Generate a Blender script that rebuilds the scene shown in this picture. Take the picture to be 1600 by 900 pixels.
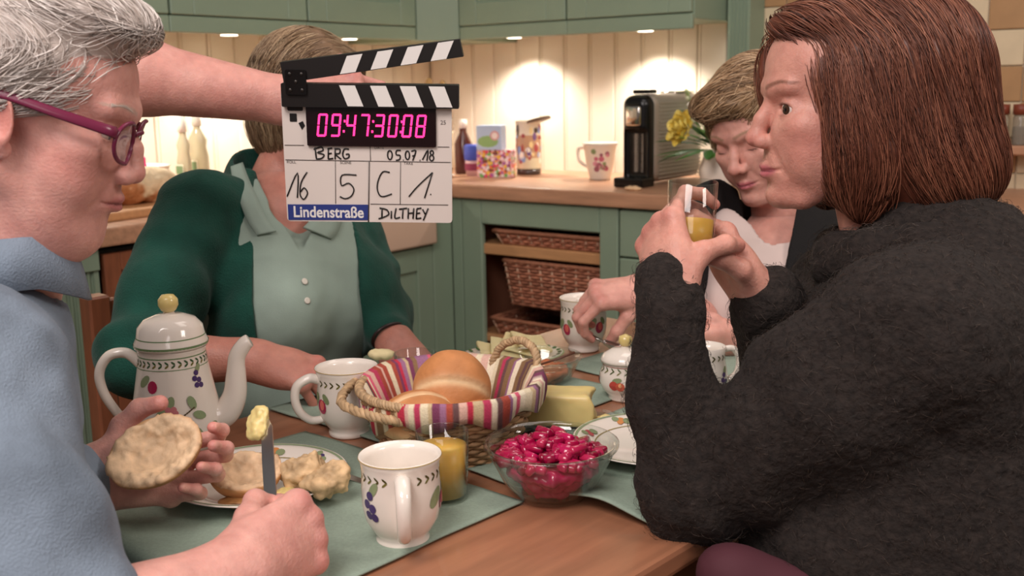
import bpy, bmesh, math, random
import numpy as np
from mathutils import Matrix, Vector

random.seed(7); RNG = np.random.default_rng(7)
for o in list(bpy.data.objects): bpy.data.objects.remove(o, do_unlink=True)
SC = bpy.context.scene; COL = SC.collection

# ------------------------------------------------------------------ camera
F_PX = 1650.0; PITCH = math.radians(10.8); ROLL = math.radians(1.0); CAM = np.array([0., 0., 1.21])
_f = np.array([0, math.cos(PITCH), -math.sin(PITCH)]); _r = np.array([1., 0, 0]); _u = np.cross(_r, _f)
FW = _f; RT = _r*math.cos(ROLL) - _u*math.sin(ROLL); UP = _u*math.cos(ROLL) + _r*math.sin(ROLL)
cd = bpy.data.cameras.new('camera'); cam = bpy.data.objects.new('camera', cd); COL.objects.link(cam)
cd.sensor_width = 36; cd.lens = 36*F_PX/1600; cd.clip_start = .02
cam.matrix_world = Matrix(((RT[0], UP[0], -FW[0], CAM[0]), (RT[1], UP[1], -FW[1], CAM[1]), (RT[2], UP[2], -FW[2], CAM[2]), (0, 0, 0, 1)))
cd.dof.use_dof = True; cd.dof.focus_distance = 1.25; cd.dof.aperture_fstop = 8.0
SC.camera = cam
def W(u, v, d): return CAM + (RT*(u-800)/F_PX - UP*(v-450)/F_PX + FW)*d        # survey point at a measured depth
def T(u, v, z=.75):                                                              # survey point on a level plane
    r = RT*(u-800)/F_PX - UP*(v-450)/F_PX + FW
    return CAM + r*(z-CAM[2])/r[2]

# ------------------------------------------------------------------ world, lights, exposure
SC.view_settings.view_transform = 'Standard'; SC.view_settings.look = 'None'
SC.view_settings.exposure = 0.0; SC.view_settings.gamma = 1.0; SC.view_settings.use_curve_mapping = False
wd = bpy.data.worlds.new('studio_world'); SC.world = wd; wd.use_nodes = True
wd.node_tree.nodes['Background'].inputs[0].default_value = (1.0, .93, .90, 1); wd.node_tree.nodes['Background'].inputs[1].default_value = .16
def area(name, loc, target, size, power, color):
    l = bpy.data.lights.new(name, 'AREA'); l.shape = 'RECTANGLE'; l.size, l.size_y = size; l.energy = power; l.color = color
    o = bpy.data.objects.new(name, l); COL.objects.link(o); o.location = loc
    o.rotation_euler = (Vector(target)-Vector(loc)).to_track_quat('-Z', 'Y').to_euler(); return o
area('studio_key_light', (-.7, -.15, 2.75), (.1, 1.35, .9), (1.1, 1.1), 50, (1, .90, .86))
area('studio_front_light', (-.4, -1.6, 2.2), (.1, 1.4, .95), (1.4, 1.0), 17, (1, .90, .88))
area('studio_top_light', (.5, 1.9, 2.9), (.25, 1.5, .75), (1.2, 1.0), 13, (1, .88, .80))
area('studio_side_light', (2.0, .2, 2.5), (.3, 2.6, .6), (.7, .7), 26, (1, .88, .80))
# ------------------------------------------------------------------ materials
def lin(c):
    if isinstance(c, str):
        c = [int(c[i:i+2], 16)/255 for i in (0, 2, 4)]
    return tuple(((x/12.92) if x <= .04045 else ((x+.055)/1.055)**2.4) for x in c[:3]) + (1,)
MATS = {}
def mat(name, col, rough=.5, metal=0, var=0., scale=30, bump=0., bscale=None, trans=0, ior=1.45, sss=0, spec=.5, attr=None, sheen=0, stretch=None, emit=0, coat=0, col2=None, alpha=1):
    if name in MATS: return MATS[name]
    m = bpy.data.materials.new(name); m.use_nodes = True; nt = m.node_tree; b = nt.nodes['Principled BSDF']; N = nt.nodes.new; L = nt.links.new
    c = lin(col); b.inputs['Base Color'].default_value = c; b.inputs['Roughness'].default_value = rough; b.inputs['Metallic'].default_value = metal
    b.inputs['IOR'].default_value = ior; b.inputs['Transmission Weight'].default_value = trans; b.inputs['Specular IOR Level'].default_value = spec
    b.inputs['Coat Weight'].default_value = coat
    if sss: b.inputs['Subsurface Weight'].default_value = sss; b.inputs['Subsurface Radius'].default_value = (1, .35, .2); b.inputs['Subsurface Scale'].default_value = .012
    if sheen: b.inputs['Sheen Weight'].default_value = sheen; b.inputs['Sheen Roughness'].default_value = .4
    if emit: b.inputs['Emission Color'].default_value = c; b.inputs['Emission Strength'].default_value = emit
    src = None
    if attr:
        a = N('ShaderNodeVertexColor'); a.layer_name = attr; src = a.outputs['Color']
    if var or bump:
        tc = N('ShaderNodeTexCoord'); mp = N('ShaderNodeMapping'); L(tc.outputs['Object'], mp.inputs[0])
        if stretch: mp.inputs['Scale'].default_value = stretch
        nz = N('ShaderNodeTexNoise'); nz.inputs['Scale'].default_value = scale; nz.inputs['Detail'].default_value = 5; L(mp.outputs[0], nz.inputs['Vector'])
        if var:
            mx = N('ShaderNodeMix'); mx.data_type = 'RGBA'; mx.blend_type = 'MULTIPLY' if not col2 else 'MIX'
            if col2:
                cr = N('ShaderNodeValToRGB'); cr.color_ramp.elements[0].position = .5-var/2; cr.color_ramp.elements[1].position = .5+var/2; L(nz.outputs['Fac'], cr.inputs[0])
                L(cr.outputs['Color'], mx.inputs[0]); mx.inputs[6].default_value = c; mx.inputs[7].default_value = lin(col2)
                if src: L(src, mx.inputs[6])
            else:
                mr = N('ShaderNodeMapRange'); mr.inputs[1].default_value = .3; mr.inputs[2].default_value = .7; mr.inputs[3].default_value = 1-var; mr.inputs[4].default_value = 1+var*.4
                L(nz.outputs['Fac'], mr.inputs[0]); mx.inputs[0].default_value = 1; mx.inputs[6].default_value = c
                if src: L(src, mx.inputs[6])
                cc = N('ShaderNodeCombineColor'); [L(mr.outputs[0], cc.inputs[i]) for i in range(3)]; L(cc.outputs[0], mx.inputs[7])
            src = mx.outputs[2]
        if bump:
            n2 = nz
            if bscale:
                n2 = N('ShaderNodeTexNoise'); n2.inputs['Scale'].default_value = bscale; n2.inputs['Detail'].default_value = 4; L(mp.outputs[0], n2.inputs['Vector'])
            bp = N('ShaderNodeBump'); bp.inputs['Strength'].default_value = bump; bp.inputs['Distance'].default_value = .004
            L(n2.outputs['Fac'], bp.inputs['Height']); L(bp.outputs[0], b.inputs['Normal'])
    if src: L(src, b.inputs['Base Color'])
    MATS[name] = m; return m

M_GREEN = mat('sage_paint', '869883', .45, var=.08, scale=3)
M_CREAM = mat('cream_board', 'ece1cf', .45, var=.04, scale=4)
M_WORK = mat('beech_worktop', 'b98a6c', .38, var=.22, scale=9, stretch=(1, 8, 8), bump=.03)
M_TABLE = mat('table_wood', 'a06c50', .34, var=.2, scale=7, stretch=(1, 9, 9), bump=.03)
M_DARKWOOD = mat('chair_wood', '8a5238', .4, var=.25, scale=12, stretch=(6, 6, 1))
M_PORC = mat('porcelain', 'e9dfd4', .12, coat=.4)
M_PAINT = mat('glaze_print', 'ffffff', .2, attr='col')
def thin_glass():
    m = bpy.data.materials.new('clear_glass'); m.use_nodes = True; nt = m.node_tree; nt.nodes.remove(nt.nodes['Principled BSDF']); N = nt.nodes.new; L = nt.links.new
    t = N('ShaderNodeBsdfTransparent'); t.inputs[0].default_value = (.93, .95, .94, 1); g = N('ShaderNodeBsdfGlossy'); g.inputs['Roughness'].default_value = .03
    lw = N('ShaderNodeLayerWeight'); lw.inputs[0].default_value = .5; pw = N('ShaderNodeMath'); pw.operation = 'POWER'; pw.inputs[1].default_value = 3.5; f = N('ShaderNodeMath'); f.operation = 'MULTIPLY_ADD'; f.inputs[1].default_value = .8; f.inputs[2].default_value = .05; L(lw.outputs['Facing'], pw.inputs[0]); L(pw.outputs[0], f.inputs[0]); x = N('ShaderNodeMixShader'); L(f.outputs[0], x.inputs[0]); L(t.outputs[0], x.inputs[1]); L(g.outputs[0], x.inputs[2]); L(x.outputs[0], nt.nodes['Material Output'].inputs[0]); return m
M_GLASS = thin_glass()
M_BLACK = mat('black_plastic', '0c0b0b', .25)
M_STEEL = mat('steel', 'c8c4be', .25, metal=1)
M_WICK = mat('wicker', 'ffffff', .6, attr='col', var=.25, scale=60)
M_VC = mat('coloured_matte', 'ffffff', .55, attr='col')
M_CLOTH = mat('woven_liner', 'ffffff', .85, attr='col', var=.12, scale=400, bump=.2)
M_MAT = mat('sage_linen', '8b9b8c', .85, var=.1, scale=300, bump=.15)
M_CRUST = mat('bread', 'ffffff', .6, attr='col', var=.15, scale=45, bump=.25, bscale=160)
M_SKIN = mat('skin', 'ffffff', .47, attr='col', var=.12, scale=60, bump=.22, bscale=330, sss=.18)
M_HAIR = mat('hair', 'ffffff', .42, attr='col', spec=.5)

# ------------------------------------------------------------------ object helpers
def nrm(v): v = np.asarray(v, float); return v/np.linalg.norm(v)
def link(o, parent=None):
    COL.objects.link(o)
    if parent is not None: o.parent = parent
    return o
def tag(o, label, cat=None, group=None, kind=None):
    if label: o['label'] = label
    if cat: o['category'] = cat
    if group: o['group'] = group
    if kind: o['kind'] = kind
    return o
def thing(name, label, cat, loc=(0, 0, 0), rz=0, group=None, kind=None):
    o = bpy.data.objects.new(name, None); o.empty_display_size = .05; COL.objects.link(o); o.location = tuple(float(x) for x in loc); o.rotation_euler = (0, 0, rz)
    return tag(o, label, cat, group, kind)
def mk(name, vf, m, parent=None, smooth=True, loc=None, rot=None, cols=None, sub=0):
    v, f = vf
    me = bpy.data.meshes.new(name)
    v = np.asarray(v, dtype=np.float32)
    if isinstance(f, np.ndarray):
        n = f.shape[1]
        me.vertices.add(len(v)); me.vertices.foreach_set('co', v.ravel())
        me.loops.add(f.size); me.loops.foreach_set('vertex_index', f.astype(np.int32).ravel())
        me.polygons.add(len(f)); me.polygons.foreach_set('loop_start', np.arange(0, f.size, n, dtype=np.int32))
        me.update(calc_edges=True); me.validate()
    else:
        me.from_pydata(v.tolist(), [], f); me.update()
    if smooth: me.polygons.foreach_set('use_smooth', np.ones(len(me.polygons), dtype=bool))
    if cols is not None:
        a = me.color_attributes.new('col', 'FLOAT_COLOR', 'POINT')
        c = np.ones((len(me.vertices), 4), np.float32); c[:, :3] = cols; a.data.foreach_set('color', c.ravel())
    me.materials.append(m)
    o = bpy.data.objects.new(name, me); link(o, parent)
    if loc is not None: o.location = tuple(float(x) for x in loc)
    if rot is not None: o.rotation_euler = rot
    if sub:
        s = o.modifiers.new('sub', 'SUBSURF'); s.levels = sub; s.render_levels = sub
    return o
def share(o, name, parent, loc=None, rot=None, m=None):
    c = bpy.data.objects.new(name, o.data); link(c, parent)
    if loc is not None: c.location = tuple(float(x) for x in loc)
    if rot is not None: c.rotation_euler = rot
    return c
def copy_tree(o, parent=None):
    c = o.copy(); COL.objects.link(c); c.parent = parent
    for ch in list(o.children): copy_tree(ch, c)
    return c
def cat_vf(*parts):
    V, Fs, n = [], [], 0
    for v, f in parts:
        v = np.asarray(v, float); V.append(v); Fs += [[int(i)+n for i in q] for q in f]; n += len(v)
    return np.concatenate(V), Fs
def box(x0, x1, y0, y1, z0, z1, b=.002):
    """chamfered box"""
    b = min(b, .45*(x1-x0), .45*(y1-y0), .45*(z1-z0))
    bm = bmesh.new(); bmesh.ops.create_cube(bm, size=1)
    for v in bm.verts: v.co = Vector(((x0+x1)/2+v.co.x*(x1-x0), (y0+y1)/2+v.co.y*(y1-y0), (z0+z1)/2+v.co.z*(z1-z0)))
    if b > 0: bmesh.ops.bevel(bm, geom=bm.edges[:], offset=b, segments=2 if b > .004 else 1, affect='EDGES', profile=.6)
    bm.verts.index_update(); r = (np.array([v.co[:] for v in bm.verts]), [[v.index for v in f.verts] for f in bm.faces]); bm.free(); return r
def lathe(prof, n=48, sx=1, sy=1, cap=True):
    V, Fs = [], []
    for r, z in prof:
        for i in range(n):
            a = 2*math.pi*i/n; V.append((r*math.cos(a)*sx, r*math.sin(a)*sy, z))
    for j in range(len(prof)-1):
        for i in range(n):
            k = (i+1) % n; Fs.append([j*n+i, j*n+k, (j+1)*n+k, (j+1)*n+i])
    if cap:
        if prof[0][0] > 1e-4: Fs.append(list(range(n-1, -1, -1)))
        if prof[-1][0] > 1e-4: Fs.append([(len(prof)-1)*n+i for i in range(n)])
    return np.array(V), Fs
def smooth_path(pts, n=8):
    P = [np.asarray(p, float) for p in pts]; out = []
    for i in range(len(P)-1):
        p0 = P[max(i-1, 0)]; p1 = P[i]; p2 = P[i+1]; p3 = P[min(i+2, len(P)-1)]
        for k in range(n):
            t = k/n; out.append(.5*((2*p1)+(-p0+p2)*t+(2*p0-5*p1+4*p2-p3)*t*t+(-p0+3*p1-3*p2+p3)*t**3))
    out.append(P[-1]); return np.array(out)
def tube(path, rad, n=8, closed=False, flat=None):
    P = np.asarray(path, float); m = len(P); rad = np.broadcast_to(np.asarray(rad, float), (m,)) if np.ndim(rad) < 2 else rad
    tg = np.gradient(P, axis=0) if not closed else (np.roll(P, -1, 0)-np.roll(P, 1, 0))
    tg /= np.linalg.norm(tg, axis=1)[:, None]+1e-12
    ref = np.array([0, 0, 1.]) if abs(tg[0][2]) < .9 else np.array([1., 0, 0])
    V = []; u = None
    for i in range(m):
        u = ref - tg[i]*(ref@tg[i]) if u is None else u - tg[i]*(u@tg[i]); u /= np.linalg.norm(u)+1e-12; w = np.cross(tg[i], u)
        for k in range(n):
            a = 2*math.pi*k/n; fu, fw = (1, 1) if flat is None else flat
            V.append(P[i]+rad[i]*(math.cos(a)*u*fu+math.sin(a)*w*fw))
    Fs = []
    for i in range(m if closed else m-1):
        j = (i+1) % m
        for k in range(n):
            l = (k+1) % n; Fs.append([i*n+k, i*n+l, j*n+l, j*n+k])
    if not closed: Fs.append(list(range(n-1, -1, -1))); Fs.append([(m-1)*n+k for k in range(n)])
    return np.array(V), Fs
def sphere(c, r, n=16, m=10):
    c = np.asarray(c, float); r = np.broadcast_to(np.asarray(r, float), (3,))
    prof = [(math.sin(math.pi*j/m), -math.cos(math.pi*j/m)) for j in range(m+1)]
    v, f = lathe([(max(p, 1e-5), q) for p, q in prof], n, cap=False); return v*r+c, f
def prism(poly, z0, z1):
    n = len(poly); V = [(x, y, z0) for x, y in poly]+[(x, y, z1) for x, y in poly]
    return np.array(V, float), [list(range(n-1, -1, -1)), list(range(n, 2*n))]+[[i, (i+1) % n, n+(i+1) % n, n+i] for i in range(n)]
def xf(vf, R=None, t=(0, 0, 0)):
    v = np.asarray(vf[0], float)
    if R is not None: v = v@np.asarray(R).T
    return v+np.asarray(t), vf[1]
def rotz(a): c, s = math.cos(a), math.sin(a); return np.array([[c, -s, 0], [s, c, 0], [0, 0, 1.]])
def rotx(a): c, s = math.cos(a), math.sin(a); return np.array([[1., 0, 0], [0, c, -s], [0, s, c]])
def roty(a): c, s = math.cos(a), math.sin(a); return np.array([[c, 0, s], [0, 1., 0], [-s, 0, c]])
def text_mesh(body, size, name, m, parent, loc, rot, extrude=.0002, align='CENTER', shear=0, sx=1, bold=0.):
    cu = bpy.data.curves.new(name, 'FONT'); cu.body = body; cu.size = size; cu.extrude = extrude; cu.align_x = align; cu.align_y = 'CENTER'; cu.shear = shear
    cu.offset = bold; t = bpy.data.objects.new(name, cu); COL.objects.link(t); dg = bpy.context.evaluated_depsgraph_get()
    me = bpy.data.meshes.new_from_object(t.evaluated_get(dg)); bpy.data.objects.remove(t); bpy.data.curves.remove(cu)
    me.materials.clear(); me.materials.append(m); o = bpy.data.objects.new(name, me); link(o, parent); o.location = loc; o.rotation_euler = rot; o.scale = (sx, 1, 1); return o

# ------------------------------------------------------------------ noise and signed-distance sculpting
def noise3(P, seed=0):
    P = np.asarray(P, float); i = np.floor(P).astype(np.int64); f = P-i; f = f*f*(3-2*f); out = 0
    for dx in (0, 1):
        for dy in (0, 1):
            for dz in (0, 1):
                h = ((i[:, 0]+dx)*374761393 + (i[:, 1]+dy)*668265263 + (i[:, 2]+dz)*2147483647 + seed*974711) & 0xffffffff
                h = ((h ^ (h >> 13))*1274126177) & 0xffffffff; h = (h ^ (h >> 16)) & 0xffff
                w = (f[:, 0] if dx else 1-f[:, 0])*(f[:, 1] if dy else 1-f[:, 1])*(f[:, 2] if dz else 1-f[:, 2])
                out = out + w*(h/65535.)
    return out*2-1
def fbm(P, seed=0, o=3): return sum(noise3(np.asarray(P)*2**k, seed+k)*.5**k for k in range(o))
class SDF:
    """smooth union of simple solids, meshed with surface nets"""
    def __init__(s): s.ops = []
    def _add(s, fn, lo, hi, k, op): s.ops.append((fn, np.asarray(lo, float), np.asarray(hi, float), k, op)); return s
    def cone(s, a, b, ra, rb=None, k=.01, op='+', fl=None):
        a = np.asarray(a, float); b = np.asarray(b, float); rb = ra if rb is None else rb; ba = b-a; L2 = ba@ba+1e-12
        if fl is not None: ax, sc = nrm(fl[0]), fl[1]
        def fn(X, Y, Z):
            px, py, pz = X-a[0], Y-a[1], Z-a[2]
            t = np.clip((px*ba[0]+py*ba[1]+pz*ba[2])/L2, 0, 1); qx, qy, qz = px-t*ba[0], py-t*ba[1], pz-t*ba[2]
            if fl is not None:
                e = (qx*ax[0]+qy*ax[1]+qz*ax[2])*(1/sc-1); qx, qy, qz = qx+e*ax[0], qy+e*ax[1], qz+e*ax[2]
            d = np.sqrt(qx*qx+qy*qy+qz*qz)-(ra+(rb-ra)*t)
            return d*(min(1, fl[1]) if fl is not None else 1)
        r = max(ra, rb)*(max(1, fl[1]) if fl is not None else 1)
        return s._add(fn, np.minimum(a, b)-r, np.maximum(a, b)+r, k, op)
    def chain(s, pts, rad, k=.01, **kw):
        for i in range(len(pts)-1): s.cone(pts[i], pts[i+1], rad[i], rad[i+1], k, **kw)
        return s
    def ell(s, c, r, R=None, k=.01, op='+'):
        c = np.asarray(c, float); r = np.broadcast_to(np.asarray(r, float), (3,)); R = np.eye(3) if R is None else np.asarray(R)
        def fn(X, Y, Z):
            px, py, pz = X-c[0], Y-c[1], Z-c[2]
            l = [(px*R[0, i]+py*R[1, i]+pz*R[2, i])/r[i] for i in range(3)]
            k0 = np.sqrt(l[0]**2+l[1]**2+l[2]**2)+1e-9; k1 = np.sqrt((l[0]/r[0])**2+(l[1]/r[1])**2+(l[2]/r[2])**2)+1e-9
            return k0*(k0-1)/k1
        e = np.sqrt(((R*r)**2).sum(1)); return s._add(fn, c-e, c+e, k, op)
    def bx(s, c, hs, R=None, rd=.004, k=.004, op='+'):
        c = np.asarray(c, float); hs = np.asarray(hs, float); R = np.eye(3) if R is None else np.asarray(R)
        def fn(X, Y, Z):
            px, py, pz = X-c[0], Y-c[1], Z-c[2]
            l = [np.abs(px*R[0, i]+py*R[1, i]+pz*R[2, i])-hs[i]+rd for i in range(3)]
            return np.sqrt(sum(np.maximum(q, 0)**2 for q in l))+np.minimum(np.maximum(np.maximum(l[0], l[1]), l[2]), 0)-rd
        e = np.abs(R)@hs; return s._add(fn, c-e, c+e, k, op)
    def half(s, p, n, k=.003, op='&'):
        p = np.asarray(p, float); n = nrm(n)
        return s._add(lambda X, Y, Z: (X-p[0])*n[0]+(Y-p[1])*n[1]+(Z-p[2])*n[2], [-1e3]*3, [1e3]*3, k, op)
    @staticmethod
    def _comb(a, b, k, op):
        if op == '+': h = np.clip(.5+.5*(a-b)/k, 0, 1); return a+(b-a)*h-k*h*(1-h)
        if op == '-': b = -b
        h = np.clip(.5+.5*(b-a)/k, 0, 1); return a+(b-a)*h+k*h*(1-h)
    def eval(s, P):
        P = np.asarray(P, float); d = np.full(len(P), 10.)
        for fn, lo, hi, k, op in s.ops: d = s._comb(d, fn(P[:, 0], P[:, 1], P[:, 2]), max(k, 1e-5), op)
        return d
    def grad(s, P, e=.0015):
        g = np.stack([s.eval(P+np.eye(3)[i]*e)-s.eval(P-np.eye(3)[i]*e) for i in range(3)], 1); return g/(np.linalg.norm(g, axis=1)[:, None]+1e-9)
    def project(s, P, off=0., it=3):
        for _ in range(it): P = P-s.grad(P)*(s.eval(P)-off)[:, None]
        return P
    def mesh(s, h):
        add = [o for o in s.ops if o[4] == '+']
        lo = np.min([o[1] for o in add], 0)-3*h; hi = np.max([o[2] for o in add], 0)+3*h; n = np.ceil((hi-lo)/h).astype(int)+1
        ax = [(lo[i]+h*np.arange(n[i])).astype(np.float32) for i in range(3)]; D = np.full(n, 1., np.float32)
        for fn, l, u, k, op in s.ops:
            m = max(k, 2*h)*1.5+2*h; i0 = np.clip(np.floor((l-m-lo)/h).astype(int), 0, n-1); i1 = np.clip(np.ceil((u+m-lo)/h).astype(int)+1, 1, n)
            if op != '+' or True:
                sl = tuple(slice(i0[i], i1[i]) for i in range(3))
                if any(i1[i] <= i0[i] for i in range(3)): continue
                b = fn(ax[0][sl[0]][:, None, None], ax[1][sl[1]][None, :, None], ax[2][sl[2]][None, None, :])
                D[sl] = s._comb(D[sl], b, max(k, 1e-5), op)
        v, f = surface_nets(D); return v*h+lo, f
def surface_nets(D):
    I = D < 0; n = D.shape; c = np.zeros([x-1 for x in n], np.uint8)
    off = [(i, j, k) for i in (0, 1) for j in (0, 1) for k in (0, 1)]
    for i, j, k in off: c += I[i:n[0]-1+i, j:n[1]-1+j, k:n[2]-1+k]
    A = np.argwhere((c > 0) & (c < 8)); idx = np.full(c.shape, -1, np.int32); idx[A[:, 0], A[:, 1], A[:, 2]] = np.arange(len(A))
    val = np.stack([D[A[:, 0]+i, A[:, 1]+j, A[:, 2]+k] for i, j, k in off], 1); O = np.array(off, float)
    S = np.zeros((len(A), 3)); cnt = np.zeros(len(A))
    for a in range(8):
        for b in range(a+1, 8):
            if np.abs(O[a]-O[b]).sum() != 1: continue
            va, vb = val[:, a], val[:, b]; m = (va < 0) != (vb < 0); t = np.where(m, va/np.where(m, va-vb, 1), 0)
            S += m[:, None]*(O[a]+t[:, None]*(O[b]-O[a])); cnt += m
    V = A+S/cnt[:, None]; Q = []
    for ax in range(3):
        o1, o2 = [(1, 2), (2, 0), (0, 1)][ax]
        lo = [slice(1, -1)]*3; lo[ax] = slice(0, n[ax]-1); hi = list(lo); hi[ax] = slice(1, n[ax])
        a, b = I[tuple(lo)], I[tuple(hi)]; E = np.argwhere(a != b); E0 = E.copy(); E0[:, o1] += 1; E0[:, o2] += 1
        fl = a[E[:, 0], E[:, 1], E[:, 2]]
        def cell(d1, d2):
            e = E0.copy(); e[:, o1] -= d1; e[:, o2] -= d2; return idx[e[:, 0], e[:, 1], e[:, 2]]
        q = np.stack([cell(1, 1), cell(0, 1), cell(0, 0), cell(1, 0)], 1); q[~fl] = q[~fl][:, ::-1]; Q.append(q)
    Q = np.concatenate(Q); return V, Q[(Q >= 0).all(1)]
def vnormals(v, f):
    f = np.asarray(f); a, b, c, d = (v[f[:, i]] for i in range(4)); N = np.cross(c-a, d-b); out = np.zeros_like(v)
    for i in range(4): np.add.at(out, f[:, i], N)
    return out/(np.linalg.norm(out, axis=1)[:, None]+1e-12)
def displace(vf, amp, freq, seed=0, o=2):
    v, f = vf; return v+vnormals(v, f)*(amp*fbm(v*freq, seed, o))[:, None], f
def merge(*parts):
    V, Q, n = [], [], 0
    for v, f in parts: V.append(v); Q.append(np.asarray(f)+n); n += len(v)
    return np.concatenate(V), np.concatenate(Q)
def smoothstep(a, b, x): t = np.clip((x-a)/(b-a), 0, 1); return t*t*(3-2*t)
def paint(cols, V, c, r, color, R=None, soft=.5, amt=1.):
    R = np.eye(3) if R is None else R; l = ((V-np.asarray(c))@R)/np.asarray(r); d = np.linalg.norm(l, axis=1)
    w = (amt*(1-smoothstep(1-soft, 1+soft*.4, d)))[:, None]; return cols*(1-w)+np.asarray(lin(color)[:3])*w
def strands(paths, rad, cols, n=3, tip=.3):
    """many fibres (S,K,3) as thin tapered tubes in one mesh"""
    P = np.asarray(paths); S, K, _ = P.shape; tg = np.gradient(P, axis=1); tg /= np.linalg.norm(tg, axis=2)[..., None]+1e-12
    ref = np.where(np.abs(tg[..., 2:3]) < .9, np.array([0, 0, 1.]), np.array([1., 0, 0])); u = np.cross(tg, ref); u /= np.linalg.norm(u, axis=2)[..., None]+1e-12; w = np.cross(tg, u)
    prof = np.minimum(1, np.minimum(np.linspace(.5, 6, K), np.linspace(3.5, tip, K)))[None, :, None]; r = np.broadcast_to(np.asarray(rad, float), (S,))[:, None, None]*prof
    V = np.stack([P+r*(math.cos(2*math.pi*k/n)*u+math.sin(2*math.pi*k/n)*w) for k in range(n)], 2)       # S,K,n,3
    ii = np.arange(S*K*n).reshape(S, K, n); a = ii[:, :-1]; b = ii[:, 1:]
    Q = np.stack([a, np.roll(a, -1, 2), np.roll(b, -1, 2), b], -1).reshape(-1, 4)
    C = np.broadcast_to(np.asarray(cols)[:, None, None, :], (S, K, n, 3)).reshape(-1, 3); return (V.reshape(-1, 3), Q), C
# ================================================================== the kitchen
K0 = np.array([-.197, 3.496, 0.]); KR = -math.radians(37)
KX = np.array([math.cos(KR), math.sin(KR), 0]); KY = np.array([-math.sin(KR), math.cos(KR), 0])
def kp(x, y, z=0.): return K0+KX*x+KY*y+np.array([0, 0, z])
def kthing(name, label, cat, x, y, z=0, rz=0, group=None, kind=None): return thing(name, label, cat, kp(x, y, z), KR+rz, group, kind)
M_FLOOR = mat('floor_wood', '8d6a4c', .45, var=.25, scale=5, stretch=(1, 10, 1))
M_WALL = mat('plaster', 'cdbfa8', .8)
M_TILE_A = mat('tile_cream', 'd8c6a6', .3, var=.12, scale=9)
M_TILE_B = mat('tile_tan', 'b08a62', .3, var=.15, scale=9)
M_CERAMIC = mat('sink_ceramic', 'd9b9a2', .25)
M_INSIDE = mat('carcass_wood', '8c5a44', .6, var=.15, scale=8)
M_BEECH = mat('beech', 'c08e62', .45, var=.15, scale=10, stretch=(1, 8, 8))
M_LAMP = mat('lamp_disc', 'fff0d8', .5, emit=9)

fl = mk('floor', box(-4, 4, -2.5, 6, -.05, 0, 0), M_FLOOR, smooth=False); tag(fl, 'brown wooden floor under the breakfast table', kind='structure')
wr = thing('wall_right', 'cream boarded kitchen wall behind the right worktop, tiled further right', None, K0, KR, kind='structure')
mk('plaster', box(-.72, 4, .6, .72, 0, 2.7, 0), M_WALL, wr, smooth=False)
wl = thing('wall_left', 'cream boarded kitchen wall behind the sink worktop', None, K0, KR, kind='structure')
mk('plaster', box(-.72, -.6, -4, .6, 0, 2.7, 0), M_WALL, wl, smooth=False)
def plank_mesh():
    w, t = .1065, .012                                     # profile with a bead beside the joint
    pr = [(0, 0), (0, -t*.35), (.002, -t*.75), (.004, -t), (.011, -t), (.0125, -t*.55), (.014, -t), (w-.004, -t), (w-.002, -t*.75), (w, -t*.35), (w, 0)]
    return prism(pr, .85, 1.75)
p0 = None
for i in range(12):
    x = -.587+i*.1075
    if p0 is None: p0 = mk('plank', plank_mesh(), M_CREAM, wr, smooth=False, loc=(x, .6, 0))
    else: share(p0, 'plank', wr, (x, .6, 0))
for i in range(24): share(p0, 'plank', wl, (-.6, .588-.1075*(i+1)+.1065, 0), (0, 0, -math.pi/2)).rotation_euler = (0, 0, math.pi/2)
for o in wl.children:
    if o.name.startswith('plank'): o.location.y -= .1065
tA = mk('tile', box(.0015, .0985, -.008, 0, .0015, .0985, .002), M_TILE_A, wr, loc=(.84, .6, .843), smooth=False)
tB = mk('tile', box(.0015, .0985, -.008, 0, .0015, .0985, .002), M_TILE_B, wr, loc=(.94, .6, .843), smooth=False)
for i in range(17):
    for j in range(9):
        if j == 0 and i < 2: continue
        share(tA if random.random() < (.75 if (i+j) % 2 else .25) else tB, 'tile', wr, (.84+.1*i-.04, .6, .843+.1*j))
tA.location = (.80, .6, .843); tB.location = (.90, .6, .843)

def fluted(name, label, x, y, z0, z1, w, d, parent=None, rz=0):
    n = 5; pts = [(0, d), (0, 0), (w*.1, 0)]
    for i in range(n):
        a = w*.1+w*.8*i/n; b = w*.8/n; pts += [(a+b*.12, 0), (a+b*.25, b*.4), (a+b*.5, b*.55), (a+b*.75, b*.4), (a+b*.88, 0)]
    pts += [(w, 0), (w, d)]
    return prism(pts[::-1], z0, z1)
pil = kthing('fluted_pilaster', 'pale sage fluted pilaster between boarded and tiled wall', 'pilaster', .755, .48)
mk('shaft', fluted('', '', 0, 0, 0, 0, .075, .10) if False else fluted('', '', 0, 0, .9, 2.3, .075, .108), M_GREEN, pil, smooth=False)
mk('plinth', box(-.006, .081, -.006, .108, .9, .96), M_GREEN, pil, smooth=False)

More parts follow.
